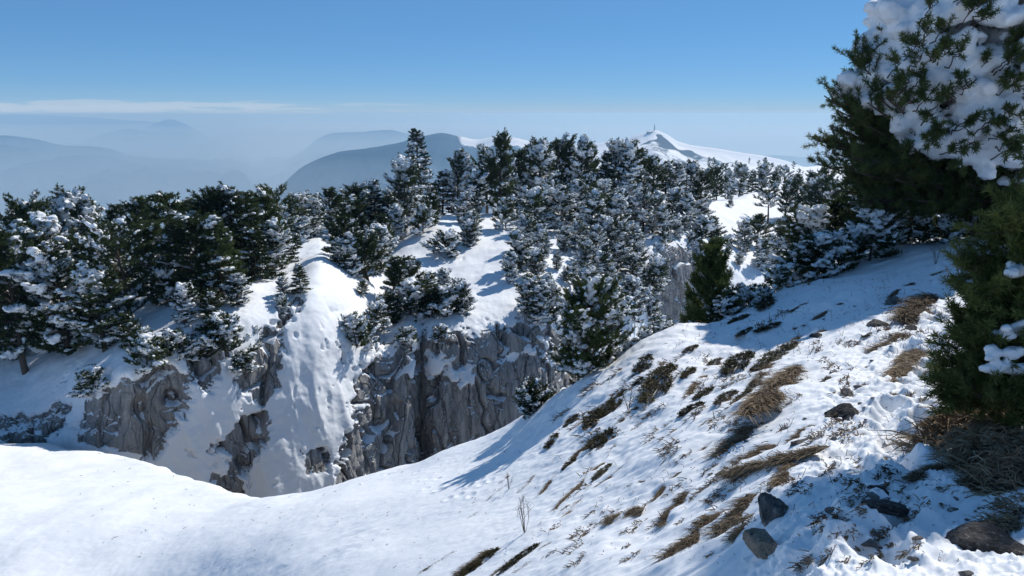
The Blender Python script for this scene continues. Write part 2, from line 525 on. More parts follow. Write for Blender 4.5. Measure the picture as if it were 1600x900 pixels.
# ------------------------------------------------------------------ the cliff and plateau across the gorge
MASS = {  # column: foot to crest (py, distance): bottom, foot, low, mid, rim, upper, crest
    -500: [(1000, 30), (720, 31), (690, 32), (650, 33), (600, 34.5), (560, 37), (520, 42)],
    -250: [(1000, 29), (720, 30.3), (690, 31.3), (650, 32.5), (600, 34), (555, 37), (512, 42)],
    0: [(950, 31), (702, 31.6), (672, 32.2), (645, 32.8), (605, 34.2), (550, 36.8), (505, 42)],
    110: [(950, 30), (706, 30.6), (670, 31.3), (625, 32.2), (575, 33.6), (540, 36.2), (500, 41.5)],
    190: [(950, 29.4), (716, 30), (665, 30.3), (612, 30.6), (572, 31.2), (535, 33.4), (485, 39)],
    270: [(950, 30), (728, 30.7), (665, 31), (600, 31.3), (548, 32), (505, 33.8), (465, 39)],
    340: [(950, 31), (765, 31.8), (695, 32.1), (620, 32.5), (540, 33.2), (490, 34.8), (452, 40)],
    390: [(950, 31.5), (785, 32.6), (705, 33), (625, 33.5), (530, 34.2), (480, 36), (440, 42)],
    430: [(950, 31), (788, 32.3), (705, 33.1), (612, 34), (520, 35.2), (474, 37.4), (430, 44.5)],
    466: [(950, 31.5), (784, 32.9), (702, 33.7), (605, 34.6), (508, 36), (455, 39), (412, 48)],
    500: [(950, 32), (780, 33.5), (700, 34.3), (600, 35.2), (500, 36.9), (430, 41.5), (385, 55)],
    550: [(950, 33), (770, 34.6), (700, 35.5), (620, 36.6), (520, 38.8), (440, 45.5), (383, 61)],
    600: [(950, 34.5), (762, 36.8), (690, 37.4), (615, 38.2), (535, 40.2), (440, 50), (385, 62)],
    640: [(950, 35), (750, 37.6), (690, 38.2), (610, 38.8), (525, 40.5), (435, 50), (368, 62)],
    656: [(950, 36.6), (745, 39.6), (680, 40.3), (600, 40.8), (512, 42), (430, 50.5), (362, 62)],
    680: [(950, 36), (738, 38.9), (670, 39.5), (595, 40.1), (510, 41.6), (428, 51), (356, 62)],
    740: [(950, 36.5), (722, 39.4), (650, 40), (580, 40.6), (502, 42.2), (432, 49.5), (352, 64)],
    800: [(950, 37.5), (690, 40.8), (630, 41.3), (565, 41.9), (492, 43.5), (415, 51), (348, 66)],
    860: [(950, 38.5), (658, 42), (605, 42.5), (550, 43.2), (488, 44.8), (412, 52.5), (342, 68)],
    920: [(950, 40), (635, 44.5), (585, 45.5), (525, 47), (465, 50.5), (395, 58), (330, 72)],
    980: [(900, 44), (600, 49), (555, 50), (500, 52), (440, 56), (385, 63), (320, 76)],
    1025: [(850, 52), (545, 58), (505, 59), (440, 60.2), (385, 62), (350, 69), (310, 80)],
    1080: [(800, 56), (525, 62), (490, 62.6), (440, 63.2), (388, 65), (350, 74), (315, 86)],
    1130: [(800, 58), (515, 64), (480, 64.7), (440, 66), (402, 69), (365, 78), (322, 92)],
    1200: [(800, 58), (505, 63), (470, 65), (440, 68), (412, 73), (358, 90), (300, 118)],
    1300: [(800, 58), (505, 61), (470, 63), (440, 66), (412, 72), (352, 92), (300, 122)],
    1480: [(800, 56), (505, 60), (470, 62), (435, 66), (402, 73), (345, 95), (296, 125)],
    1750: [(800, 54), (500, 58), (465, 61), (430, 66), (395, 74), (338, 96), (290, 126)],
}
MC = sorted(MASS)
ctrl = []
for c in MC:
    vis = [P(c, py_, D) for py_, D in MASS[c]]
    e = vis[-1]; d = e - CAM; d[2] = 0; d /= np.linalg.norm(d)
    back = [e + d * 14 + [0, 0, -1.0], e + d * 32 + [0, 0, -7], e + d * 60 + [0, 0, -40], e + d * 120 + [0, 0, -150]]
    if c > 1100:
        back = [e + d * 20 + [0, 0, -1.5], e + d * 55 + [0, 0, -6], e + d * 110 + [0, 0, -22], e + d * 220 + [0, 0, -90]]
    ctrl.append(vis + back)
ctrl = np.array(ctrl)
qc = np.concatenate([np.arange(-500, -30, 7), np.arange(-30, 1180, 1.7), np.arange(1180, 1751, 5)])
G, q = patch(MC, ctrl, qc, [14, 64, 66, 62, 56, 44, 16, 10, 8, 6])
nrm = grid_normals(G)
flip = np.sign(np.einsum('ijk,ijk->ij', nrm, CAM - G))
up = nrm[..., 2]
nrm = np.where((np.abs(up) > .5)[..., None], nrm * np.sign(up)[..., None], nrm * flip[..., None])
px, py = proj(G)
ROCK = [
    [(-60, 640), (30, 640), (60, 652), (105, 640), (100, 668), (60, 700), (-60, 700)],
    [(150, 640), (175, 610), (215, 585), (262, 568), (290, 588), (292, 622), (266, 672), (238, 718), (160, 700), (128, 680)],
    [(285, 545), (300, 520), (342, 512), (352, 545), (330, 598), (300, 596)],
    [(362, 560), (398, 545), (448, 478), (466, 468), (447, 535), (436, 600), (414, 632), (368, 606)],
    [(345, 690), (372, 652), (420, 642), (426, 672), (392, 745), (352, 740)],
    [(330, 735), (380, 752), (408, 800), (330, 800)],
    [(470, 706), (504, 700), (508, 728), (478, 738)],
    [(520, 800), (530, 712), (548, 650), (556, 595), (602, 525), (640, 545), (672, 500), (700, 520), (762, 500), (830, 504), (905, 505), (960, 600), (860, 700), (700, 800)],
    [(1014, 440), (1024, 372), (1050, 385), (1104, 380), (1112, 430), (1080, 560), (1000, 560), (1018, 490)],
    [(690, 388), (704, 380), (708, 408), (694, 414)],
]
POCK = [  # snow lying on ledges inside the rock
    [(655, 575), (672, 545), (712, 556), (705, 590), (668, 590)], [(708, 590), (742, 556), (740, 585), (722, 592)],
    [(598, 545), (628, 520), (628, 540), (604, 556)], [(730, 515), (738, 500), (752, 512), (745, 535)],
    [(815, 545), (824, 530), (828, 552), (818, 556)], [(846, 535), (860, 525), (866, 580), (850, 576)], [(635, 575), (645, 560), (640, 585)],
    [(790, 555), (806, 552), (808, 560), (795, 562)], [(556, 640), (585, 600), (572, 640), (556, 660)], [(600, 460), (700, 455), (730, 490), (690, 520), (648, 522), (610, 505)],
]
nz1 = fbm(G * np.array([.55, .55, .4]), 5); nz2 = fbm(G * 1.9 + 9, 4)
s = np.full(px.shape, -1e3)
for poly in ROCK:
    s = np.maximum(s, sd_poly(px, py, poly))
for poly in POCK:
    s = np.minimum(s, -sd_poly(px, py, poly) + 2)
rock = sstep(-9, 9, s + nz1 * 30 + nz2 * 22)
# loose specks of stone showing on steep snow
steep = sstep(.80, .45, np.abs(up))
speck = sstep(.24, .36, fbm(G * np.array([1.5, 1.5, .9]) + 40, 4)) * steep * .9 * sstep(4.35, 4.0, q)[None, :]
dens = np.exp(-((px - 545) / 30)**2) + .7 * np.exp(-((px - 340) / 70)**2) + .55 * np.exp(-((px - 100) / 90)**2) + .12
rock = np.maximum(rock, speck * np.clip(dens, 0, 1))
rock[:, q > 6.2] = 0
hr = fbm(G * np.array([.30, .30, .04]), 4) * .6
crack = 1 - np.abs(perlin(G * np.array([.62, .62, .05]) + fbm(G * .4, 2)[..., None] * .8)) * 9
crack2 = 1 - np.abs(perlin(G * np.array([1.6, 1.6, .14]) + 77 + fbm(G * .9, 2)[..., None] * .9)) * 7
hr -= np.clip(crack, 0, 1) * .55 + np.clip(crack2, 0, 1) * .10
hr += ridged(G * np.array([1.6, 1.6, .16]), 4) * .06 + fbm(G * np.array([4.5, 4.5, .9]), 3) * .06
hsn = fbm(G * .22 + 3, 3) * .5 + fbm(G * .8, 4) * .14 + fbm(G * 3.2, 2) * .03
und = ridged(np.stack([G[..., 0] * 1.1 + G[..., 2] * .25, G[..., 1] * .25, G[..., 2] * .2], -1), 2)
hsn += und * .16 * steep
h = rock * hr + (1 - rock) * (hsn * .75 + .18)
h *= np.where(q <= 6, 1, np.clip(1 - (q - 6) / 1.0, .2, 1))[None, :]
G2 = G + nrm * h[..., None]
n2 = grid_normals(G2); n2z = n2[..., 2] * np.sign(np.einsum('ijk,ijk->ij', n2, nrm))
rock = rock * (1 - .95 * sstep(.50, .72, n2z + nz2 * .18))
massV = G2.reshape(-1, 3); massF = grid_faces(*G2.shape[:2])
me = mesh_np('cliff', massV, [massF], M['terrain'], attrs={'rock': rock})
link('cliff', me, kind='structure')
MASSIF = BVHTree.FromPolygons([tuple(v) for v in massV], [tuple(f) for f in massF.tolist()])

# ------------------------------------------------------------------ far country
def mountain(prof, D, front, mat, seed, depth=1.0, base=-900, snowf=None, rough=.06, n=260, m=70):
    """prof: crest (px, py) at distance D; slopes run down towards and away from the camera"""
    prof = np.array(prof, float)
    qx = np.linspace(prof[0, 0], prof[-1, 0], n)
    qy = hermite(prof[:, 0], prof[:, 1:], qx)[:, 0]
    crest = P(qx, qy, np.full(n, D))
    vd = crest - CAM; vd[:, 2] = 0; vd /= np.linalg.norm(vd, axis=1)[:, None]
    t = np.concatenate([np.linspace(-1, 0, m, endpoint=False), np.linspace(0, .5, 14)])
    H = crest[:, 2] - base
    drop = np.where(t < 0, 1 - np.abs(t)**.8 * .97, 1 - (t * 2)**1.2 * .95)
    G = crest[:, None, :] + vd[:, None, :] * (t * front)[None, :, None]
    G[..., 2] = base - 20 + (H[:, None] + 20) * drop[None, :]
    ss = seed * 13.7
    k = 1.0 / (front * .22)
    r = (ridged(np.stack([G[..., 0] * k, G[..., 1] * k * .5, G[..., 2] * 0 + ss], -1), 5) - .1)
    amp = rough * front * np.clip(np.abs(t) * 3.0, .04, 1)[None, :]
    G[..., 2] += r * amp
    f = fbm(np.stack([G[..., 0] * k * 2, G[..., 1] * k, G[..., 2] * 0 + ss + 5], -1), 5)
    a = snowf(*proj(G), t[None, :] + 0 * f, f, r) if snowf else np.zeros(f.shape)
    me = mesh_np('mountain', G.reshape(-1, 3), [grid_faces(*G.shape[:2])], mat, attrs={'snow': a})
    link('mountain', me, kind='structure')


FOR = mountain_material('far_forest', 0, (.035, .058, .075), .002)  # blue of shaded snow put into the dark forest colour
SNM = mountain_material('far_snowfield', 1, (.028, .058, .085), .012)  # forest colour carries the same painted blue cast
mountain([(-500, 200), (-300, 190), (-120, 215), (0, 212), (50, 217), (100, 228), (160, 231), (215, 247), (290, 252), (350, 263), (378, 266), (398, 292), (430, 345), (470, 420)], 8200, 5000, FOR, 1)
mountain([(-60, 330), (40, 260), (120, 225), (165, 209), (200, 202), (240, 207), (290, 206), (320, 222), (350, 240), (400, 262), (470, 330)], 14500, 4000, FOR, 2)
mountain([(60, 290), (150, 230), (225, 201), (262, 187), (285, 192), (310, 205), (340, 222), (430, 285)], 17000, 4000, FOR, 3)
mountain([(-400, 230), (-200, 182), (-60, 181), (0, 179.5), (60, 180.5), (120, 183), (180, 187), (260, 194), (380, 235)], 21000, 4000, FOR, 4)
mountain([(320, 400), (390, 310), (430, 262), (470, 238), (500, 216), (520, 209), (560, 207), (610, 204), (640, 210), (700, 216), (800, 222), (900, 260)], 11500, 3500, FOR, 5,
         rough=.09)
def blue_snow(x, y, t, f, r):
    a = sstep(690, 740, x) * sstep(-.13, -.03, t) * .62 + sstep(-.05, -.01, t) * sstep(640, 700, x) * .3
    return a + f * .35 - .08
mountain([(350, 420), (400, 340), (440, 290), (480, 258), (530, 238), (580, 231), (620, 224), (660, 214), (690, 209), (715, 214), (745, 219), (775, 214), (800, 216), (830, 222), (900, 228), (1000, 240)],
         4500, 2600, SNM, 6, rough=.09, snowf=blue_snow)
def peak_snow(x, y, t, f, r):
    rocks = np.exp(-(((x - 1040) - (y - 222) * .9) / 9)**2) * sstep(236, 226, y) * sstep(204, 212, y) * .75
    rocks = rocks + np.exp(-((x - 1076) / 9)**2 - ((y - 237) / 4)**2) * .7 + np.exp(-((x - 1165) / 22)**2 - ((y - 240) / 4)**2) * .55
    return 1.05 - rocks - .15 * np.abs(f) - .5 * sstep(.25, .5, r) * sstep(-.02, -.06, t)
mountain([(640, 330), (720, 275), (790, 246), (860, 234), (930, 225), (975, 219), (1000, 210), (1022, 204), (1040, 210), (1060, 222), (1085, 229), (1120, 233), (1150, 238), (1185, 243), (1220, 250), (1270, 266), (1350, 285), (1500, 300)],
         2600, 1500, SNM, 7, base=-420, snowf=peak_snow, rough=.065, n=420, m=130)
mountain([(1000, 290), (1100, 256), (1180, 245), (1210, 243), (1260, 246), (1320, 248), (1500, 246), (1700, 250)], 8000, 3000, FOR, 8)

R = 36000
fl = mesh_np('valley_floor', np.array([[-R, -R, -900], [R, -R, -900], [R, R, -900], [-R, R, -900]], float), [[[0, 1, 2, 3]]], mountain_material('valley_land', 0, (.25, .27, .28), .0012), False,
             attrs={'snow': [0.66] * 4})  # pale snow cover added to bounce light up into the haze
link('valley_floor', fl, kind='structure')

# the air: one even box of haze round everything
hz, hn, hb, ho = new_mat('haze')
hn.nodes.remove(hb)
pv = N(hn, 'ShaderNodeVolumePrincipled')
pv.inputs['Color'].default_value = (.36, .62, .90, 1)
pv.inputs['Absorption Color'].default_value = (.36, .34, .2, 1)
pv.inputs['Density'].default_value = 1.4e-4
pv.inputs['Anisotropy'].default_value = .15
pv.inputs['Density Attribute'].default_value = ''
hn.links.new(pv.outputs[0], ho.inputs['Volume'])
a, t_, bz = R + 500, 14.0, -921.0
bv = np.array([[x, y, z] for z in (bz, t_) for y in (-a, a) for x in (-a, a)], float)
bf = [[0, 2, 3, 1], [4, 5, 7, 6], [0, 1, 5, 4], [2, 6, 7, 3], [0, 4, 6, 2], [1, 3, 7, 5]]
link('haze', mesh_np('haze', bv, [bf], hz, False), kind='stuff')

# the mist that fills the valley below the ridges
vm, vn, vb, vo_ = new_mat('mist')
vn.nodes.remove(vb)
pv = N(vn, 'ShaderNodeVolumePrincipled')
pv.inputs['Color'].default_value = (.76, .89, .97, 1)
pv.inputs['Density'].default_value = 1.9e-4
pv.inputs['Anisotropy'].default_value = .15
pv.inputs['Density Attribute'].default_value = ''
vn.links.new(pv.outputs[0], vo_.inputs['Volume'])
bv = np.array([[x, y, z] for z in (-910, -230) for y in (900, 35000) for x in (-33000, 14000)], float)
link('valley_mist', mesh_np('valley_mist', bv, [bf], vm, False), kind='stuff')
# ------------------------------------------------------------------ plants, rocks: shapes
def norm(v):
    v = np.asarray(v, float)
    return v / np.maximum(np.linalg.norm(v, axis=-1, keepdims=True), 1e-9)


class Tubes:
    def __init__(self): self.v, self.f, self.n = [], [], 0

    def add(self, pts, r0, r1, k=5):
        pts = np.asarray(pts, float); n = len(pts)
        t = norm(np.gradient(pts, axis=0))
        ref = np.where(np.abs(t[:, 2:3]) > .9, [[1., 0, 0]], [[0, 0, 1.]])
        a = norm(np.cross(t, ref)); b = np.cross(t, a)
        r = np.linspace(r0, r1, n)[:, None, None]
        ang = np.linspace(0, 2 * np.pi, k, endpoint=False)
        ring = pts[:, None] + r * (np.cos(ang)[None, :, None] * a[:, None] + np.sin(ang)[None, :, None] * b[:, None])
        i = np.arange(n * k).reshape(n, k) + self.n
        j = np.roll(i, -1, axis=1)
        self.f.append(np.stack([i[:-1], j[:-1], j[1:], i[1:]], -1).reshape(-1, 4))
        self.v.append(ring.reshape(-1, 3)); self.n += n * k

    def mesh(self, name, mat):
        return mesh_np(name, np.concatenate(self.v), [np.concatenate(self.f)], mat)


def needles(rs, C, D, size, K, wid, spread=.75, back=.35):
    """bundles of thin pointed blades round twig ends: centre, direction, length"""
    C = np.repeat(C, K, 0); D = np.repeat(D, K, 0); s = np.repeat(size, K)[:, None]
    d = norm(D + rs.randn(*C.shape) * spread)
    base = C + D * s * rs.uniform(-back, back, (len(C), 1)) * 1.4
    L = s * rs.uniform(.65, 1.1, (len(C), 1))
    side = norm(np.cross(d, rs.randn(*C.shape))) * wid * .5 * rs.uniform(.7, 1.3, (len(C), 1))
    mid = base + d * L * .6
    v = np.stack([base - side * .5, base + side * .5, mid + side, base + d * L, mid - side], 1).reshape(-1, 3)
    i = np.arange(len(C))[:, None] * 5
    return v, np.concatenate([i + [0, 1, 2], i + [0, 2, 4], i + [4, 2, 3]], 0)


_ico = {}
def ico(sub):
    if sub not in _ico:
        import bmesh
        bm = bmesh.new(); bmesh.ops.create_icosphere(bm, subdivisions=sub, radius=1)
        _ico[sub] = (np.array([v.co[:] for v in bm.verts]), np.array([[v.index for v in f.verts] for f in bm.faces]))
        bm.free()
    return _ico[sub]


def snow_mesh(name, blobs, voxel, seed=0, lump=.25, mat=None, soft=3):
    """blobs: rows x,y,z,rx,ry,rz - fused into one soft mass of snow"""
    B = np.asarray(blobs, float)
    v, f = ico(1)
    rs = np.random.RandomState(seed)
    V = (v[None] * B[:, None, 3:6] + B[:, None, :3]).reshape(-1, 3)
    Fa = (f[None] + (np.arange(len(B)) * len(v))[:, None, None]).reshape(-1, 3)
    me = mesh_np(name, V, [Fa], mat or M['snow'])
    o = bpy.data.objects.new('tmp', me); COL.objects.link(o)
    r = o.modifiers.new('r', 'REMESH'); r.mode = 'VOXEL'; r.voxel_size = voxel
    s = o.modifiers.new('s', 'SMOOTH'); s.factor = .5; s.iterations = soft
    dg = bpy.context.evaluated_depsgraph_get(); dg.update()
    ev = o.evaluated_get(dg)
    e = ev.to_mesh()
    n = len(e.vertices)
    co = np.empty(n * 3, np.float32); e.vertices.foreach_get('co', co); co = co.reshape(-1, 3)
    no = np.empty(n * 3, np.float32); e.vertices.foreach_get('normal', no); no = no.reshape(-1, 3)
    polys = np.empty(len(e.loops), np.int32); e.loops.foreach_get('vertex_index', polys)
    tot = np.empty(len(e.polygons), np.int32); e.polygons.foreach_get('loop_total', tot)
    st = np.empty(len(e.polygons), np.int32); e.polygons.foreach_get('loop_start', st)
    q4 = polys[st[tot == 4][:, None] + np.arange(4)]; q3 = polys[st[tot == 3][:, None] + np.arange(3)]
    ev.to_mesh_clear()
    bpy.data.objects.remove(o); bpy.data.meshes.remove(me)
    co = co + no * (fbm(co / (voxel * 5) + seed, 4, 2.3, .62) * voxel * 2.0 * lump / .25)[:, None]
    return mesh_np(name, co, [q4, q3], mat or M['snow'])


def pine(seed, H=6.0, R=2.0, base=.14, nl=38, shape='round', foliage='pine', load=.25, frost=.1, K=13, nlen=.17, nw=.034,
         blob=.26, voxel=.055, lean=(0, 0), twigs=1.0, wind=None):
    """a tapered trunk, limbs and twigs, bundles of needles, and the snow lying on them"""
    rs = np.random.RandomState(seed)
    tub = Tubes()
    n = 9
    tz = np.linspace(0, 1, n)
    wob = np.cumsum(rs.randn(n, 2) * .035 * H / 6, axis=0)
    wob -= wob[0]
    tr = np.stack([wob[:, 0] + lean[0] * tz**1.3 * H, wob[:, 1] + lean[1] * tz**1.3 * H, tz * H * .97], -1)
    tr[0, 2] = -.5
    tr0 = .028 * H * (.8 if shape == 'conic' else 1)
    tub.add(tr, tr0, tr0 * .12, 8)
    trunk_at = lambda t: np.array([np.interp(t, tz, tr[:, k]) for k in range(3)])
    C, D, S = [], [], []
    blobs = []
    ph = rs.uniform(0, 6)
    clump = rs.uniform(0, 6.28, 3)
    for i in range(nl):
        u = (i + rs.uniform(.1, .9)) / nl
        t = base + (1 - base) * u**.92
        if shape == 'conic':
            r = R * (1.02 - u)**.8 * rs.uniform(.75, 1.12) + .12
            e0, curl = rad(-22 + 50 * u + rs.uniform(-8, 8)), .12
        elif shape == 'umbrella':
            r = R * (.35 + .65 * math.sin(math.pi * min(1, .2 + .75 * u))) * rs.uniform(.6, 1.2)
            e0, curl = rad(5 + 30 * u + rs.uniform(-12, 12)), .15
        elif shape == 'bush':
            r = R * (1 - .55 * u) * rs.uniform(.65, 1.15)
            e0, curl = rad(5 + 55 * u + rs.uniform(-10, 18)), .25
        else:
            r = R * max(.16, math.sin(math.pi * (.16 + .80 * u)))**.75 * rs.uniform(.55, 1.22)
            e0, curl = rad(0 + 66 * u**1.2 + rs.uniform(-24, 24)), .25
        az = ph + i * 2.39996 + rs.uniform(-.35, .35)
        r *= 1 + .22 * math.cos(az - clump[0]) * (1 if shape != 'conic' else .3)
        if wind is not None:
            r *= 1 + wind[1] * math.cos(az - wind[0])
        dh = np.array([math.cos(az), math.sin(az), 0])
        ns = 6
        s = np.linspace(0, 1, ns)
        st = trunk_at(t)
        side = np.array([-dh[1], dh[0], 0]) * rs.uniform(-.2, .2)
        pts = st + r * (s[:, None] * (dh * math.cos(e0) + [0, 0, math.sin(e0)]) + (s**2)[:, None] * (np.array([0, 0, curl]) + side))
        tub.add(pts, max(.012, tr0 * .34 * (1 - .7 * u)), .008, 4)
        laden = rs.rand() < load
        at = lambda q_: np.array([np.interp(q_, s, pts[:, k]) for k in range(3)])
        ntw = max(3, int((4 + 6.5 * r / max(R, .1) * 1.1) * twigs))
        for k in range(ntw):
            q_ = 1 - (1 - .28) * ((k + rs.uniform(0, 1)) / ntw)
            p0 = at(q_)
            sg = 1 if k % 2 else -1
            a2 = az + sg * rs.uniform(.35, 1.25) * (1 - .55 * (q_ > .93))
            ln = (.20 + .34 * r * (1.15 - q_)) * rs.uniform(.7, 1.25)
            up_ = rs.uniform(.10, 1.05) if shape != 'conic' else rs.uniform(-.3, .15)
            d = norm(np.array([math.cos(a2), math.sin(a2), up_]))
            p1 = p0 + d * ln * .55; p2 = p0 + d * ln + np.array([0, 0, .18 * ln])
            tub.add([p0, p1, p2], .010, .004, 3)
            m = max(2, int(ln / (nlen * .62)))
            for j in range(m + 1):
                f = (j + .55) / (m + .55)
                c = p0 + (p2 - p0) * f + rs.randn(3) * .03
                C.append(c); D.append(norm(d + [0, 0, .35]) if j == m else norm(d + rs.randn(3) * .35 + [0, 0, .25])); S.append(nlen * rs.uniform(.8, 1.2))
                if rs.rand() < frost:
                    b = blob * rs.uniform(.28, .55)
                    blobs.append([*(c + [0, 0, nlen * .35]), b, b, b * .72])
            if laden and rs.rand() < .8:
                for w_ in (.25, .45, .65, .85, 1.0):
                    b = blob * rs.uniform(.22, .62)
                    blobs.append([*(p0 + (p2 - p0) * w_ + rs.randn(3) * .03 + [0, 0, .05 + b * .2]), b * 1.2, b * 1.2, b * .75])
                for w_ in range(2):
                    C.append(p0 + (p2 - p0) * rs.uniform(.5, 1) + rs.randn(3) * .06 + [0, 0, .13]); D.append(norm(d * .5 + [0, 0, .8] + rs.randn(3) * .3)); S.append(nlen * rs.uniform(.8, 1.1))
        if laden:
            for q_ in np.arange(.35, 1.01, .09):
                b = blob * rs.uniform(.30, .85)
                blobs.append([*(at(q_) + rs.randn(3) * [.07, .07, .03] + [0, 0, .04 + b * .25]), b * 1.1, b * 1.1, b * .75])
        for q_ in np.arange(.5, 1.01, nlen * .7 / max(r, .3)):
            C.append(at(min(q_, 1)) + rs.randn(3) * .03); D.append(norm(pts[-1] - pts[-2] + rs.randn(3) * .2)); S.append(nlen * rs.uniform(.8, 1.2))
    # leader
    for q_ in np.linspace(.86, 1.0, 6):
        C.append(trunk_at(q_)); D.append(np.array([0, 0, 1.])); S.append(nlen)
    v, f = needles(rs, np.array(C), np.array(D), np.array(S), K, nw, .78 if shape != 'conic' else .62)
    out = {'trunk': tub.mesh('trunk', M['bark']), 'crown': mesh_np('crown', v, [f], M[foliage], False), 'H': H, 'R': R}
    if blobs:
        out['snow'] = snow_mesh('snow', blobs, voxel, seed)
    return out


# light snow, dark: the left clifftop.  heavy: the spur.  conic: spruces.  bush: dwarf pines
KIND = {
    'dark': [pine(11 + k, 6, R_, b_, 52, load=l_, frost=.045, twigs=1.25, blob=.23) for k, (R_, b_, l_) in enumerate([(1.65, .10, .16), (2.0, .14, .22), (1.4, .08, .12), (1.8, .18, .2), (1.5, .06, .28)])],
    'pointed': [pine(21 + k, 6, R_, .04, 60, 'conic', 'pine', load=l_, frost=.06, twigs=1.15, blob=.22) for k, (R_, l_) in enumerate([(1.5, .2), (1.75, .12), (1.35, .28)])],
    'laden': [pine(31 + k, 6, R_, b_, 54, load=l_, frost=.20, blob=.27, twigs=1.3) for k, (R_, b_, l_) in enumerate([(1.7, .05, .46), (1.45, .04, .56), (1.95, .08, .42), (1.3, .03, .62), (1.6, .04, .52)])],
    'spruce': [pine(51 + k, 7, R_, .08, 62, 'conic', 'spruce', load=l_, frost=fr, blob=.2, nlen=.13, voxel=.06) for k, (R_, l_, fr) in enumerate([(1.2, .12, .05), (1.5, .55, .14)])],
    'bush': [pine(61 + k, 2.2, R_, .03, 26, 'bush', 'pine', load=l_, frost=.16, blob=.24, K=13, nlen=.15) for k, (R_, l_) in enumerate([(1.5, .5), (1.2, .3), (1.7, .65)])],
    'umbrella': [pine(71 + k, 6, 2.0, .42, 22, 'umbrella', load=.3, frost=.12, twigs=.9) for k in range(2)],
    'open': [pine(81, 6, 2.6, .12, 30, 'umbrella', 'pine', load=.14, frost=.12, twigs=1.0)],
    'green': [pine(91, 3, .98, .05, 34, 'round', 'pine_lit', load=.0, frost=.0, K=22, nlen=.15, nw=.020, twigs=1.1)],
    'tiny': [pine(95, 2.0, .75, .05, 18, 'conic', 'pine', load=.1, frost=.06, K=11, nlen=.13)],
    'rim': [pine(97, 4.2, 2.0, .01, 76, 'round', 'pine', load=.34, frost=.05, K=24, nlen=.13, nw=.018, blob=.24, voxel=.045, wind=(2.6, .15), twigs=1.25)],
    'speck': [pine(99, 6, 1.7, .08, 14, load=.15, frost=.05, K=7, nlen=.34, nw=.10, voxel=.12, twigs=.7)],
}

DOWN = Vector((0, 0, -1))


def ground(bvh, x, y, top=60):
    h = bvh.ray_cast(Vector((x, y, top)), DOWN)
    return h[0].z if h[0] is not None else None


def sight(bvh, px, py):
    d = ray(px, py); d = d / np.linalg.norm(d)
    h = bvh.ray_cast(Vector(CAM), Vector(d))
    return (np.array(h[0]), np.array(h[1])) if h[0] is not None else (None, None)


def plant(name, meshes, loc, rz, scale, label, cat, group, tilt=(0, 0)):
    e = bpy.data.objects.new(name, None); COL.objects.link(e)
    e.empty_display_size = .2
    e.location = loc; e.rotation_euler = (tilt[0], tilt[1], rz); e.scale = scale
    e['label'] = label; e['category'] = cat
    if group: e['group'] = group
    for part, key in (('trunk', 'trunk'), ('crown', 'crown'), ('snow', 'snow')):
        if key in meshes:
            o = link(part, meshes[key], e)
            if part == 'snow': o['kind'] = 'stuff'
    return e


ORD = ['', 'first', 'second', 'third', 'fourth', 'fifth', 'sixth', 'seventh', 'eighth', 'ninth', 'tenth', 'eleventh', 'twelfth',
       'thirteenth', 'fourteenth', 'fifteenth', 'sixteenth', 'seventeenth', 'eighteenth', 'nineteenth', 'twentieth']
ORD += ['twenty-' + o for o in ORD[1:10]] + ['thirtieth'] + ['thirty-' + o for o in ORD[1:10]] + ['fortieth'] + ['forty-' + o for o in ORD[1:10]] + ['fiftieth'] + ['fifty-' + o for o in ORD[1:10]]

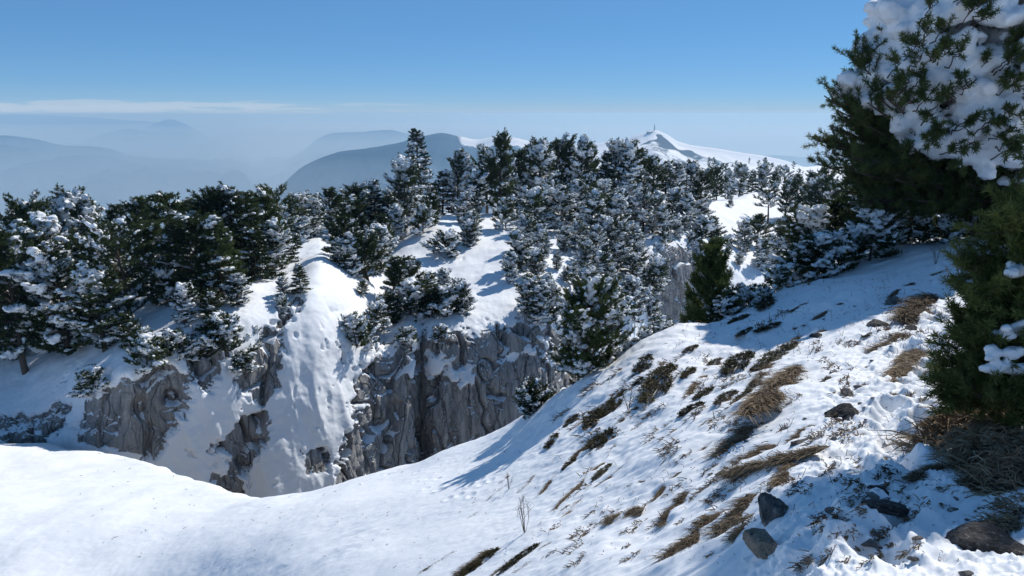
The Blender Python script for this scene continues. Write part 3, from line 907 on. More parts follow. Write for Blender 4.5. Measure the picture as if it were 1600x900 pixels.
# (px, row of the top, distance, kind, wanted row of the foot or None)
FOREST = {
    'left_sky': ('pine in the skyline row of the left clifftop', 'pines along the skyline of the left clifftop', [
        (-30, 345, 44, 'dark'), (18, 338, 43, 'pointed'), (52, 318, 45, 'dark'), (98, 306, 47, 'laden'), (140, 312, 48, 'laden'), (178, 314, 50, 'pointed'),
        (218, 308, 50, 'dark'), (258, 298, 46, 'tiny'), (298, 306, 47, 'pointed'), (326, 300, 42, 'dark'), (354, 284, 42, 'pointed'),
        (384, 293, 43, 'pointed'), (409, 300, 46, 'dark'), (434, 294, 49, 'umbrella'), (462, 308, 58, 'laden'), (487, 302, 60, 'laden'),
        (512, 294, 64, 'dark'), (533, 300, 66, 'pointed'), (553, 292, 68, 'dark')]),
    'left_front': ('pine in the front row of the left clifftop', 'pines in the front row of the left clifftop', [
        (-60, 350, 35, 'dark'), (8, 366, 34.5, 'dark'), (42, 350, 38, 'pointed'), (72, 342, 39, 'laden'), (88, 388, 34.5, 'laden'), (128, 372, 38, 'dark'),
        (190, 352, 34.5, 'open'), (158, 350, 40, 'pointed'), (232, 350, 38, 'dark'), (270, 345, 37, 'pointed'), (305, 340, 36.5, 'dark'),
        (338, 330, 36.5, 'pointed'), (356, 368, 38, 'dark'), (390, 350, 41, 'pointed'), (418, 345, 43, 'laden'), (442, 346, 48, 'pointed'),
        (462, 362, 54, 'pointed'), (482, 385, 59, 'dark'), (150, 425, 33.2, 'laden'), (284, 440, 33.4, 'laden'), (368, 425, 36, 'laden'), (440, 430, 38, 'laden'), (60, 425, 35.5, 'bush'), (255, 425, 36, 'bush'), (318, 398, 36, 'dark'), (440, 400, 45, 'dark')]),
    'spur_sky': ('pine along the crest of the central spur', 'pines along the crest of the central spur', [
        (545, 312, 62, 'dark'), (566, 300, 66, 'laden'), (583, 275, 64, 'spruce'), (604, 300, 62, 'pointed'), (632, 256, 66, 'laden'), (655, 194, 74, 'spruce'), (678, 300, 63, 'dark'),
        (690, 262, 72, 'pointed'), (714, 236, 72, 'laden'), (738, 268, 70, 'laden'), (760, 240, 80, 'dark'), (782, 212, 72, 'dark'), (806, 236, 78, 'dark'),
        (826, 222, 80, 'pointed'), (846, 224, 76, 'laden'), (868, 222, 82, 'dark'), (888, 222, 80, 'pointed'), (908, 219, 78, 'laden'),
        (926, 228, 82, 'dark'), (945, 234, 78, 'pointed'), (966, 228, 80, 'laden'), (986, 220, 78, 'laden'), (1004, 236, 84, 'dark'),
        (1022, 246, 80, 'dark'), (1042, 252, 84, 'dark'), (1060, 254, 82, 'laden'), (1080, 254, 86, 'laden'), (1098, 268, 84, 'dark')]),
    'spur_mid': ('pine on the upper flank of the central spur', 'snowy pines on the upper flank of the central spur', [
        (562, 330, 62, 'dark'), (575, 352, 60, 'laden'), (548, 345, 58, 'laden'), (592, 362, 55, 'dark'), (556, 385, 54, 'dark'), (600, 335, 58, 'dark'), (622, 318, 60, 'laden'), (660, 330, 60, 'bush'), (722, 300, 64, 'laden'),
        (735, 330, 57, 'laden'), (790, 318, 62, 'bush'), (818, 292, 66, 'laden'), (836, 300, 60, 'laden'), (860, 282, 66, 'laden'), (882, 290, 62, 'laden'), (904, 282, 66, 'laden'),
        (922, 300, 60, 'laden'), (942, 284, 68, 'laden'), (962, 296, 62, 'laden'), (984, 290, 68, 'laden'), (1008, 296, 66, 'laden'),
        (1030, 300, 68, 'laden'), (1052, 298, 70, 'laden'), (1074, 302, 70, 'laden'), (1094, 312, 72, 'laden'), (1112, 338, 72, 'dark')]),
    'spur_low': ('pine on the lower flank of the central spur', 'snow-plastered pines low on the central spur', [
        (570, 385, 54, 'bush'), (826, 335, 54, 'laden'), (848, 352, 52, 'laden'), (838, 392, 48.5, 'laden'), (858, 424, 47, 'laden'), (880, 352, 56, 'laden'),
        (906, 345, 57, 'laden'), (928, 352, 56, 'laden'), (950, 342, 59, 'laden'), (940, 392, 53, 'laden'), (972, 345, 60, 'laden'), (965, 378, 57, 'laden'),
        (996, 352, 61, 'laden'), (988, 398, 56, 'laden'), (1010, 412, 57, 'laden'), (1006, 452, 55, 'laden'), (1020, 335, 65, 'laden'), (1046, 342, 66, 'laden'),
        (1070, 338, 68, 'laden'), (1092, 352, 68, 'laden'), (1040, 372, 62.5, 'bush'), (1080, 372, 66, 'bush'), (815, 385, 50, 'bush'), (870, 392, 51, 'laden'), (915, 372, 54, 'laden'), (955, 415, 53, 'laden'), (1000, 380, 58, 'laden'), (925, 440, 50.5, 'laden'), (950, 450, 52, 'laden'), (845, 450, 45.6, 'laden'), (900, 410, 52, 'laden'), (975, 440, 54, 'laden'), (888, 440, 49.5, 'bush')]),
    'cliff_edge': ('dwarf pine clinging to the cliff edge', 'dwarf pines clinging to the cliff edge', [
        (612, 400, 46, 'dark'), (640, 402, 45.5, 'dark'), (668, 425, 44.5, 'dark'), (694, 418, 46.5, 'laden'), (716, 440, 45, 'bush'), (600, 455, 42.5, 'bush'),
        (566, 490, 44, 'dark'), (640, 455, 42.8, 'bush'), (676, 465, 43, 'bush'), (380, 515, 31.8, 'bush'), (345, 470, 33, 'bush'), (225, 520, 31.8, 'bush'),
        (520, 375, 70, 'tiny')]),
    'meadow': ('pine round the snowy meadow beyond the cliffs', 'pines round the snowy meadow', [
        (1122, 262, 118, 'dark'), (1140, 266, 122, 'laden'), (1158, 258, 116, 'laden'), (1176, 264, 120, 'pointed'), (1192, 258, 118, 'laden'), (1212, 268, 116, 'dark'),
        (1228, 262, 114, 'umbrella'), (1248, 272, 118, 'dark'), (1268, 268, 112, 'dark'), (1288, 262, 110, 'dark'), (1142, 312, 92, 'bush'),
        (1204, 288, 92, 'umbrella'), (1232, 284, 96, 'dark'), (1256, 290, 92, 'dark'), (1278, 284, 88, 'laden'), (1302, 280, 86, 'dark'), (1330, 270, 88, 'dark'), (1362, 266, 88, 'dark'),
        (1395, 270, 90, 'dark'), (1430, 266, 90, 'dark'), (1470, 262, 90, 'dark'), (1510, 262, 90, 'dark'), (1550, 262, 90, 'dark'), (1590, 262, 90, 'dark'),
        (1120, 352, 74, 'dark'), (1140, 372, 71, 'laden'), (1165, 345, 74, 'laden'), (1186, 336, 78, 'dark'), (1206, 368, 72, 'laden'),
        (1222, 340, 76, 'laden'), (1240, 352, 72, 'dark'), (1262, 330, 76, 'laden'), (1285, 328, 74, 'dark'), (1190, 372, 70, 'laden'), (1155, 392, 69, 'laden')]),
}
rs = np.random.RandomState(3)
count = {k: 0 for k in KIND}
DESC = {'dark': 'dark', 'laden': 'snow-laden', 'spruce': 'spire-shaped', 'bush': 'low snow-covered', 'umbrella': 'flat-topped bare-stemmed',
        'open': 'broad open-branched', 'tiny': 'small pointed', 'pointed': 'dark pointed'}
for key, (what, group, L) in FOREST.items():
    order = sorted(range(len(L)), key=lambda i: L[i][0])
    vis = [i for i in order if L[i][0] > -20]
    for i, (tx, top, D, kind) in enumerate(L):
        v = KIND[kind][count[kind] % len(KIND[kind])]; count[kind] += 1
        p = P(tx, top, D)
        z = ground(MASSIF, p[0], p[1])
        if z is None: continue
        H = max(.9, p[2] - z)
        if kind == 'bush': H = min(H, 1.5 if key == 'cliff_edge' else 2.8)
        sc = H / (v['H'] * 1.02)
        wide = 1.0
        if v['H'] * sc > 0 and kind in ('dark', 'laden') and sc > 1.15: wide = 1.15 / sc * .6 + .4
        if kind in ('dark', 'laden', 'pointed'): wide *= 1.0 + .38 * max(0, min(1, (1.05 - sc) / .55))
        wide *= rs.uniform(.88, 1.15)
        if tx > 655 - 2 and tx < 657: wide = .95
        if tx < -20:
            lab = DESC[kind] + ' ' + what + ' at its outer end'
        elif kind == 'spruce' and tx == 655:
            lab = 'tall snow-dusted spruce whose spire tops all trees on the central spur'
        elif kind == 'open':
            lab = 'broad open-branched pine standing on the brink of the left cliff'
        else:
            lab = f'{DESC[kind]} {what}, {ORD[vis.index(i) + 1]} from left'
        plant('spruce_tree' if kind == 'spruce' else 'dwarf_pine' if kind == 'bush' else 'pine_tree', v, (p[0], p[1], z - .12), rs.uniform(0, 6.28), (sc * wide, sc * wide, sc), lab,
              'tree', group, (rs.uniform(-.05, .05), rs.uniform(-.05, .05)))

# far dwarf trees on the white mountain's foot are too small for parts: crown and trunk in one mesh
sp = KIND['speck'][0]
far = []
for k in range(34):
    tx = rs.uniform(1105, 1262); ty = rs.uniform(254, 276) if k < 24 else rs.uniform(244, 262)
    far.append((tx, ty, rs.uniform(330, 520)))
far.sort()
far_label = 'dwarf pine dotting the foot of the white mountain, {} from left'
for k, (tx, ty, D) in enumerate(far):
    p = P(tx, ty, D)
    # they stand on the slope that climbs from the meadow to the mountain
    H = rs.uniform(3.2, 6.0)
    e = plant('pine_tree', sp, (p[0], p[1], p[2] - H * .75), rs.uniform(0, 6.28), (H / 6 * 1.1,) * 2 + (H / 6,), 'tiny ' + far_label.format(ORD[k + 1]), 'tree', 'dwarf pines at the foot of the white mountain')
# the snowfield under them, between meadow and mountain
cols = [1040, 1120, 1200, 1280, 1400, 1600]
ctrl = np.array([[P(c, 330, 150), P(c, 300, 210), P(c, 285 - (c - 1040) * .01, 300), P(c, 268 - (c - 1040) * .005, 420), P(c, 262, 560), P(c, 275, 800)] for c in cols])
G, q = patch(cols, ctrl, np.arange(1040, 1601, 4.0), [10, 16, 22, 22, 12])
G[..., 2] += fbm(G * .02, 4) * 3
mesh_n = mesh_np('snowfield', G.reshape(-1, 3), [grid_faces(*G.shape[:2])], M['snow'])
link('snowfield', mesh_n, kind='structure')

# ------------------------------------------------------------------ mast and hut on the summit
mp = P(1022.5, 204.5, 2600)
def cyl_bm(tub, a, b, r0, r1, k=8): tub.add([a, (np.array(a) + b) / 2, b], r0, r1, k)
e = bpy.data.objects.new('radio_mast', None); COL.objects.link(e); e.location = mp
e['label'] = 'thin radio mast standing on top of the white summit'; e['category'] = 'mast'
t = Tubes(); t.add([[0, 0, -6], [0, 0, 9], [0, 0, 19]], 1.5, 1.2, 10); link('pole', t.mesh('pole', M['metal']), e)
t = Tubes(); t.add([[0, 0, 19], [0, 0, 21], [0, 0, 23.5]], .5, .25, 6); link('antenna', t.mesh('antenna', M['metal']), e)
for hz_ in (7, 13):
    t = Tubes(); t.add([[-2.6, 0, hz_], [0, 0, hz_], [2.6, 0, hz_]], .6, .6, 6); link('crossbar', t.mesh('crossbar', M['metal']), e)
hp = P(1014.5, 208.6, 2592)
e = bpy.data.objects.new('summit_hut', None); COL.objects.link(e); e.location = hp; e.rotation_euler = (0, 0, .2)
e['label'] = 'dark low hut stepping down the ridge beside the radio mast'; e['category'] = 'hut'
def box_mesh(name, s, mat, c=(0, 0, 0), tip=0):
    v = np.array([[x, y, z] for z in (0, 1) for y in (-.5, .5) for x in (-.5, .5)], float)
    v[v[:, 2] > .5, 1] *= 1 - tip
    return mesh_np(name, v * s + c, [[[0, 2, 3, 1], [4, 5, 7, 6], [0, 1, 5, 4], [2, 6, 7, 3], [0, 4, 6, 2], [1, 3, 7, 5]]], mat, False)
link('wall', box_mesh('wall', (17, 8, 6), M['concrete'], (0, 0, -2)), e)
link('roof', box_mesh('roof', (18, 9, 2), M['metal'], (0, 0, 4.01), .8), e)

# ------------------------------------------------------------------ the big pine on the right and the bush in front of it
def lobed(name, seed, root, lobes, nlen, nw, K, twl, tr0, label, snow_fn=None, voxel=.05, foliage='hero', twn=9, top=None, extra_snow=None, step=.62):
    """lobes: centre, radii, number of boughs; every bough leaves the trunk and ends in a spray of twigs"""
    rs = np.random.RandomState(seed)
    root = np.array(root, float)
    tub = Tubes(); C, D, S = [], [], []
    top = np.array(top if top is not None else root + [0, 0, 2])
    tt = np.linspace(0, 1, 9)
    tr = root + (top - root) * tt[:, None] + np.stack([np.sin(tt * 5) * .12, np.cos(tt * 4) * .1 - .1, 0 * tt], -1) * np.linalg.norm(top - root) / 4
    tr[0] = root - [0, 0, .3]
    tub.add(tr, tr0, tr0 * .25, 9)
    for c, r, n in lobes:
        c = np.array(c, float); r = np.array(r, float)
        for k in range(n):
            d = norm(rs.randn(3)); rr = rs.uniform(.25, 1) ** .45
            e = c + d * r * rr
            hz = np.clip((e[2] - .5 * np.linalg.norm((e - root)[:2]) - root[2]) / max(top[2] - root[2], .1), .16, .95)
            s = np.array([np.interp(hz, tt, tr[:, j]) for j in range(3)])
            if name == 'pine_tree' and r[1] < .3: s = e + np.array([.1, .7, -.25])
            m = s * .5 + e * .5 + np.array([0, 0, -.05 * np.linalg.norm(e - s)])
            q = np.linspace(0, 1, 6)[:, None]
            pts = (1 - q)**2 * s + 2 * q * (1 - q) * m + q**2 * e
            pts[1:-1] += rs.randn(4, 3) * .03
            slim = name == 'pine_tree' and r[1] < .3
            tub.add(pts, tr0 * (.07 if slim else .28), tr0 * (.03 if slim else .06), 5)
            out = norm((e - s) * .5 + d * .8 * r.mean() + [0, 0, .35 * r.mean()])
            thin = name == 'pine_tree' and r[1] < .3
            for w_ in range(6 if thin else twn):
                b = pts[-1] + (pts[-2] - pts[-1]) * rs.uniform(0, 1.3)
                dd = norm(out + rs.randn(3) * .62 + [0, 0, .2])
                L = twl * rs.uniform(.5, 1.15) * (.55 if thin else 1)
                p1 = b + dd * L * .55 + rs.randn(3) * .02; p2 = b + dd * L + [0, 0, L * .15]
                tub.add([b, p1, p2], tr0 * .045, tr0 * .02, 3)
                mm = max(2, int(L / (nlen * step * 1.6)))
                for j in range(mm + 1):
                    f = (j + .6) / (mm + .6)
                    if f < .3: continue
                    C.append(b + (p2 - b) * f); D.append(norm(dd + [0, 0, .3] + rs.randn(3) * .15)); S.append(nlen * rs.uniform(.8, 1.2))
    v, f = needles(rs, np.array(C), np.array(D), np.array(S), K, nw, .95, .30)
    e = bpy.data.objects.new(name, None); COL.objects.link(e); e.location = root
    e['label'] = label; e['category'] = 'tree' if 'tree' in name else 'bush'
    o = Vector(-root)
    for nm, me in (('trunk', tub.mesh('trunk', M['bark'])), ('crown', mesh_np('crown', v, [f], M[foliage], False))):
        link(nm, me, e).location = o
    if snow_fn is not None:
        link('snow', snow_mesh('snow', snow_fn(rs), voxel, seed, .26, None, 4), e, kind='stuff').location = o
    print(name, 'bundles', len(C))
    return e


hr, _ = sight(NEAR, 1552, 402)
hr = P(1552, 380, 18.6); hr[2] = ground(NEAR, hr[0], hr[1])
HS = 1.5
L_ = lambda px, py, D: tuple(P(px, py, D * HS if D > 8 else D))
hero_lobes = [
    (L_(1372, 150, 11.0), (.72, .7, .78), 36), (L_(1352, 245, 11.0), (.78, .7, .55), 32), (L_(1318, 215, 11.2), (.40, .5, .55), 16),
    (L_(1395, 90, 11.2), (.48, .5, .42), 16), (L_(1325, 110, 11.2), (.32, .4, .3), 9), (L_(1392, 215, 10.9), (.25, .45, .65), 13),
    (L_(1478, 12, 11.2), (.42, .5, .35), 14),
    (L_(1480, 290, 11.2), (1.0, .8, .36), 30), (L_(1570, 300, 11.0), (.95, .8, .42), 30), (L_(1410, 305, 11.6), (.8, .8, .35), 24), (L_(1560, 350, 11.8), (.9, .8, .3), 22), (L_(1470, 340, 12.2), (.8, .6, .3), 18), (L_(1380, 300, 11.0), (.8, .6, .25), 16),
    (L_(1600, 110, 12.3), (1.2, .7, 1.2), 30), (L_(1720, 150, 12.0), (1.2, 1.0, 1.5), 30),
    (L_(1600, -90, 11.6), (1.3, 1.0, .8), 26),
    (L_(1530, 110, 9.85), (1.25, .12, 1.1), 70),
]
hero_lobes = [(c, tuple(HS * k for k in r), n) for c, r, n in hero_lobes]
def hero_snow(rs):
    B = []
    c = P(1572, 105, 11.15 * HS); r = np.array([1.95, 1.15, 1.95]) * HS
    for k in range(2300):
        d = norm(rs.randn(3))
        if -d[1] * .8 + d[2] * .75 - d[0] * .35 < .12: continue
        p = c + d * r * rs.uniform(.90, 1.0)
        n = fbm(p[None] * 1.7 + 5, 3)[0]
        if n < -.6: continue
        b = rs.uniform(.10, .28)
        B.append([*(p + d * (n * .75 + .12 * fbm(p[None] * 5.0, 2)[0])), b * 1.15, b, b * .85])
    for k in range(150):     # the body beneath
        d = norm(rs.randn(3))
        B.append([*(c + [.3, .36, .05] + d * r * .55), *(rs.uniform(.45, .7, 3))])
    for px_, py_, D_, n in ((1440, 165, 10.6, 10), (1455, 80, 10.8, 12), (1520, 262, 10.7, 10), (1465, 235, 10.7, 9), (1425, 120, 10.7, 6), (1590, 270, 10.6, 8), (1385, 150, 10.45, 3), (1410, 60, 10.8, 4)):
        for j in range(n):
            p = P(px_ + rs.uniform(-22, 22), py_ + rs.uniform(-16, 16), D_ * HS + rs.uniform(-.15, .15)); b = rs.uniform(.08, .22)
            B.append([*p, b * 1.3, b, b * .7])
    return B
top = hr.copy(); top[0] += .6; top[1] -= 1.0; top[2] = 6.0
lobed('pine_tree', 201, hr, hero_lobes, .112, .012, 34, .42, .22, 'big near pine at upper right, its crown half buried in thick lumpy snow', hero_snow, .048, top=top, twn=13)

br = P(1620, 660, 4.85); br[2] = ground(NEAR, br[0], br[1])
bl = [
    (L_(1572, 400, 4.9), (.20, .2, .18), 11), (L_(1610, 360, 4.8), (.22, .2, .14), 9), (L_(1545, 455, 4.9), (.17, .18, .18), 11), (L_(1600, 470, 4.75), (.2, .2, .25), 14),
    (L_(1530, 530, 4.9), (.18, .2, .17), 13), (L_(1580, 560, 4.8), (.2, .2, .2), 15), (L_(1548, 610, 4.75), (.26, .2, .14), 17), (L_(1492, 607, 4.9), (.14, .15, .1), 9),
    (L_(1620, 600, 4.7), (.25, .25, .25), 15), (L_(1680, 460, 4.9), (.35, .3, .5), 20), (L_(1700, 330, 5.0), (.35, .3, .3), 12), (L_(1725, 230, 5.0), (.45, .4, .4), 20), (L_(1810, 90, 5.2), (.45, .4, .4), 16), (L_(1860, 300, 4.7), (.4, .4, .5), 14),
]
def bush_snow(rs):
    B = []
    for px_, py_, D_, n, s in ((1575, 566, 4.58, 34, 34), (1592, 515, 4.62, 12, 20), (1562, 520, 4.68, 8, 16), (1590, 420, 4.72, 6, 14)):
        for j in range(n):
            p = P(px_ + rs.uniform(-s, s), py_ + rs.uniform(-s, s) * .6, D_ + rs.uniform(-.05, .05)); b = rs.uniform(.02, .055)
            B.append([*p, b * 1.2, b, b * .8])
    return B
lobed('pine_bush', 203, br, bl, .058, .0050, 46, .20, .06, 'dark green dwarf pine bush at the right edge beside the trodden path', bush_snow, .014, top=br + [.15, .1, 1.25], twn=9)

# a leaning pine just out of the picture whose crown shades the trodden snow
pr = np.array([7.7, 8.3, 0.]); pr[2] = ground(NEAR, pr[0], pr[1])
lobed('pine_tree', 207, pr, [((5.9, 7.9, 4.9), (.9, .8, .6), 20), ((5.2, 7.4, 4.6), (.5, .5, .4), 8), ((6.6, 8.3, 5.4), (.9, .8, .7), 18), ((6.9, 8.0, 4.6), (.8, .8, .7), 14), ((6.1, 7.0, 4.6), (.7, .5, .4), 11), ((7.2, 8.6, 6.0), (.7, .7, .6), 12)],
      .10, .014, 24, .34, .15, 'pine just out of the picture whose leaning crown shades the trodden snow', top=pr + [-.6, -.1, 5.6], twn=9)

# trees standing on the rim of the near slope, and the thicket under the big pine
def rim(px_):
    return float(np.interp(px_, [600, 800, 1000, 1150, 1300, 1500, 1620], [14.6, 13.0, 12.5, 14.0, 15.8, 16.4, 16.2]))


def on_near(px_, top_py, D, kind, idx, rz, name, label, group=None, wide=1.0, cat='tree', sink=.08):
    v = KIND[kind][idx % len(KIND[kind])]
    p = P(px_, top_py, D)
    z = ground(NEAR, p[0], p[1])
    H = max(.3, p[2] - z); sc = H / (v['H'] * 1.02)
    return plant(name, v, (p[0], p[1], z - sink), rz, (sc * wide, sc * wide, sc), label, cat, group)

on_near(1112, 386, rim(1112) + .7, 'green', 0, .4, 'pine_tree', 'bright green snow-free young pine on the rim of the near slope', wide=.82)
on_near(918, 452, rim(915) - .2, 'rim', 0, 1.2, 'pine_tree', 'dark pine with snow clumps leaning out over the gorge rim', wide=.95)
on_near(828, 598, rim(828) - .35, 'rim', 0, 3.0, 'pine_tree', 'lone small dark pine with snow behind it on the gorge rim', wide=1.25)
on_near(846, 618, rim(846) - .1, 'bush', 2, 3.0, 'dwarf_pine', 'snow-buried dwarf pine right behind the lone small rim pine', cat='tree', wide=1.2)
thick = [(1262, 333, 35.0, 'laden'), (1298, 310, 37.2, 'dark'), (1338, 300, 37.2, 'dark'), (1378, 304, 36.1, 'dark'), (1418, 308, 35.0, 'laden'), (1452, 302, 35.0, 'dark'), (1490, 306, 33.9, 'dark'), (1530, 308, 32.7, 'dark'), (1575, 310, 31.6, 'dark'),
         (1248, 392, 34.4, 'bush'), (1276, 376, 33.9, 'bush'), (1305, 372, 33.9, 'bush'), (1336, 352, 35.0, 'bush'), (1366, 340, 34.4, 'bush'), (1400, 346, 33.9, 'bush'), (1440, 338, 32.7, 'bush'), (1480, 340, 31.6, 'bush'), (1515, 344, 30.5, 'bush'), (1220, 420, 33.9, 'bush'), (1290, 404, 31.9, 'bush')]
th = sorted(thick)
for k, (a_, b_, c_, d_) in enumerate(th):
    on_near(a_, b_, rim(a_) + (.5 + (k % 3) * .45 if d_ == 'bush' else 2.2 + (k % 3) * 1.1), d_, k, k * 1.7, 'dwarf_pine' if d_ == 'bush' else 'pine_tree', f'{"low snow-covered dwarf pine" if d_ == "bush" else "dark shaded pine"} in the thicket below the big pine, {ORD[k + 1]} from left',
            'pines of the shaded thicket under the big pine', 1.25)
rimb = [(985, 528, 25.6, 'bush'), (1008, 498, 26.6, 'bush'), (1038, 486, 27.2, 'bush'), (1060, 494, 27.6, 'bush'), (1085, 490, 28.0, 'bush'), (1135, 452, 29.0, 'bush'), (1168, 440, 30.0, 'bush'), (1195, 436, 31, 'bush'), (960, 545, 25.4, 'bush')]
for k, (a_, b_, c_, d_) in enumerate(sorted(rimb)):
    on_near(a_, b_, rim(a_) + .12, d_, k + 2, k * 2.1, 'dwarf_pine', f'snow-buried dwarf pine along the near gorge rim, {ORD[k + 1]} from left', 'snow-buried dwarf pines along the near gorge rim', 1.2, sink=.25)

# pines and shrubs rooted on the faces and ledges across the gorge
FACE = [(150, 612, 1.0, 'bush'), (228, 572, 1.2, 'bush'), (268, 556, 1.0, 'bush'), (322, 560, .9, 'bush'), (348, 530, 1.1, 'bush'), (380, 582, .9, 'bush'),
        (404, 540, 1.1, 'laden'), (440, 500, 1.3, 'laden'), (470, 455, 1.6, 'pointed'), (20, 560, 1.2, 'bush'), (205, 540, 1.6, 'dark'), (330, 500, 1.5, 'dark'),
        (560, 545, 1.5, 'bush'), (574, 580, 1.7, 'dark'), (588, 525, 1.9, 'laden'), (614, 505, 1.9, 'dark'), (642, 492, 1.7, 'bush'), (668, 498, 1.9, 'dark'), (700, 492, 1.5, 'bush'), (724, 490, 1.8, 'laden'), (820, 490, 2.3, 'laden'), (842, 505, 2.6, 'laden'), (868, 500, 2.6, 'laden'), (640, 540, .9, 'bush'), (690, 530, .8, 'bush'),
        (905, 490, 3.0, 'laden'), (938, 500, 3.0, 'laden'), (966, 505, 3.2, 'laden'), (992, 500, 3.2, 'laden'), (1014, 470, 3.2, 'laden'), (1012, 515, 2.6, 'laden'), (800, 440, 2.0, 'laden'), (815, 420, 2.6, 'laden'), (700, 400, 1.6, 'bush'), (735, 385, 1.9, 'laden'),
        (540, 420, 3.2, 'dark'), (556, 432, 2.8, 'laden'), (578, 440, 3.0, 'dark'), (596, 425, 3.2, 'laden'), (526, 402, 2.0, 'tiny'), (1095, 385, 2.2, 'bush'), (1060, 372, 2.2, 'laden'), (1035, 368, 2.4, 'laden')]
fl_ = sorted(range(len(FACE)), key=lambda i: FACE[i][0])
for i, (x_, y_, H_, kd) in enumerate(FACE):
    p, n = sight(MASSIF, x_, y_)
    if p is None: continue
    v = KIND[kd][(i * 3) % len(KIND[kd])]; sc = H_ / v['H']
    n = n * (1 if n @ (CAM - p) > 0 else -1)
    wd = 1.35 if kd != 'tiny' else 1
    plant('dwarf_pine' if kd == 'bush' else 'pine_tree', v, p - n * .1 - [0, 0, .12], i * 1.3, (sc * wd, sc * wd, sc), f'{DESC[kd]} small pine rooted on the cliffs across the gorge, {ORD[fl_.index(i) + 1] if fl_.index(i) + 1 < len(ORD) else str(fl_.index(i) + 1) + "th"} from left',
          'tree', 'small pines on the cliff faces across the gorge', (float(n[1]) * -.25, float(n[0]) * .25))

# ------------------------------------------------------------------ grass, shrubs and stones melting out of the near slope
def tussock_mesh(seed, nb=900, blade=.2, wid=.010, H=.15, W=.34):
    rs = np.random.RandomState(seed)
    v, f = ico(3)
    MV, MF, MN = [], [], []
    nl = rs.randint(4, 7)
    for k in range(nl):      # a few humps of turf grown together
        c = np.array([-.36 + .72 * k / (nl - 1) + rs.uniform(-.05, .05), rs.uniform(-.16, .16) * W, 0])
        r = np.array([rs.uniform(.14, .24), W * rs.uniform(.20, .42), H * rs.uniform(.45, 1.0)]) * (1 - .35 * abs(k / (nl - 1) - .45))
        m = v * r
        m += norm(v) * (fbm(v * 2.4 + seed * 5 + k, 3) * .04)[:, None]
        m[:, 2] = np.where(m[:, 2] < 0, m[:, 2] * .5, m[:, 2])
        MF.append(f + len(v) * k); MV.append(m + c); MN.append(v)
    m = np.concatenate(MV); vn = np.concatenate(MN); f = np.concatenate(MF)
    up = np.where(vn[:, 2] > -.05)[0]
    i = rs.choice(up, nb)
    p0 = m[i] + rs.randn(nb, 3) * .012
    ns = nb // 7                # stray blades in little groups round the rim
    g = rs.choice(up, 14); gi = rs.choice(14, ns)
    p0[:ns] = m[g][gi] * [1.1, 1.35, 0] + rs.randn(ns, 3) * [.012, .012, .004] + [0, 0, .01]
    side = rs.randn(nb) * 1.15
    d = norm(np.stack([.9 + 0 * side, side + vn[i, 1] * .5, .34 + rs.randn(nb) * .34 + vn[i, 2] * .15], -1))
    L = blade * rs.uniform(.3, 1.2, nb)[:, None]
    p1 = p0 + d * L * .5
    p2 = p0 + d * L + np.array([0, 0, -1]) * L * rs.uniform(.1, .5, (nb, 1))
    s = norm(np.cross(d, rs.randn(nb, 3))) * wid * .5
    bv = np.stack([p0 - s, p0 + s, p1 + s * .8, p1 - s * .8, p2], 1).reshape(-1, 3)
    k = np.arange(nb)[:, None] * 5 + len(m)
    q4 = k + [0, 1, 2, 3]; q3 = k + [3, 2, 4]
    return mesh_np('grass_tussock', np.concatenate([m, bv]), [f, q3, q4], [M['sod'], M['straw']], mat_idx=[0] * len(f) + [1] * (2 * nb))

TUS = [tussock_mesh(k, 1700, .17, .008, .10) for k in range(4)] + [tussock_mesh(k, 1500, .11, .006, .07, .30) for k in range(4, 8)]


def juniper_mesh(seed, n=190, W=.5, H=.2):
    rs = np.random.RandomState(seed)
    x = rs.uniform(-.5, .5, n); y = rs.uniform(-.5, .5, n) * W * np.sqrt(np.clip(1 - (2 * x)**2, .05, 1))
    keep = fbm(np.stack([x * 5, y * 5, 0 * x + seed], -1), 2) > -.22
    x, y = x[keep], y[keep]; n = len(x)
    z = H * np.sqrt(np.clip(1 - (2 * x)**2 * .9 - (2 * y / W)**2 * .8, .02, 1)) * rs.uniform(.35, 1.05, n)
    C = np.stack([x, y, z], -1); D = norm(np.stack([x * .6 + .5, y * 1.2, .5 + 0 * x], -1) + rs.randn(n, 3) * .35)
    v, f = needles(rs, C, D, np.full(n, .085), 20, .013, .6, .6)
    t = Tubes()
    for c, d in zip(C[::3], D[::3]):
        t.add([[c[0] * .4 - .15, c[1] * .4, -.02], c * [.8, .8, .6], c], .009, .004, 3)
    tv = np.concatenate(t.v); tf = np.concatenate(t.f) + len(v)
    return mesh_np('juniper_shrub', np.concatenate([v, tv]), [f, tf], [M['juniper'], M['twig']], False, mat_idx=[0] * len(f) + [1] * len(tf))

JUN = [juniper_mesh(k) for k in range(4)]


def rock_mesh(seed, mat, sub=5, cuts=11, shape=(1, .8, .6)):
    rs = np.random.RandomState(seed)
    v, f = ico(sub)
    v = v.copy()
    for k in range(cuts):
        n = norm(rs.randn(3)); h = rs.uniform(.34, .74)
        d = v @ n - h
        v -= np.where(d > 0, d, 0)[:, None] * n * .97
    v = v * shape
    v += norm(v) * (fbm(v * 2.4 + seed, 6, 2.3, .55) * .09 + ridged(v * 5 + seed, 4) * .035)[:, None]
    return mesh_np('rock', v * .68, [f], M[mat], False)

RCK = {'stone': [rock_mesh(k, 'stone') for k in (1, 2, 3)], 'darkstone': [rock_mesh(k, 'darkstone') for k in (4, 5, 6)], 'tanstone': [rock_mesh(8, 'tanstone', 5, 14)]}


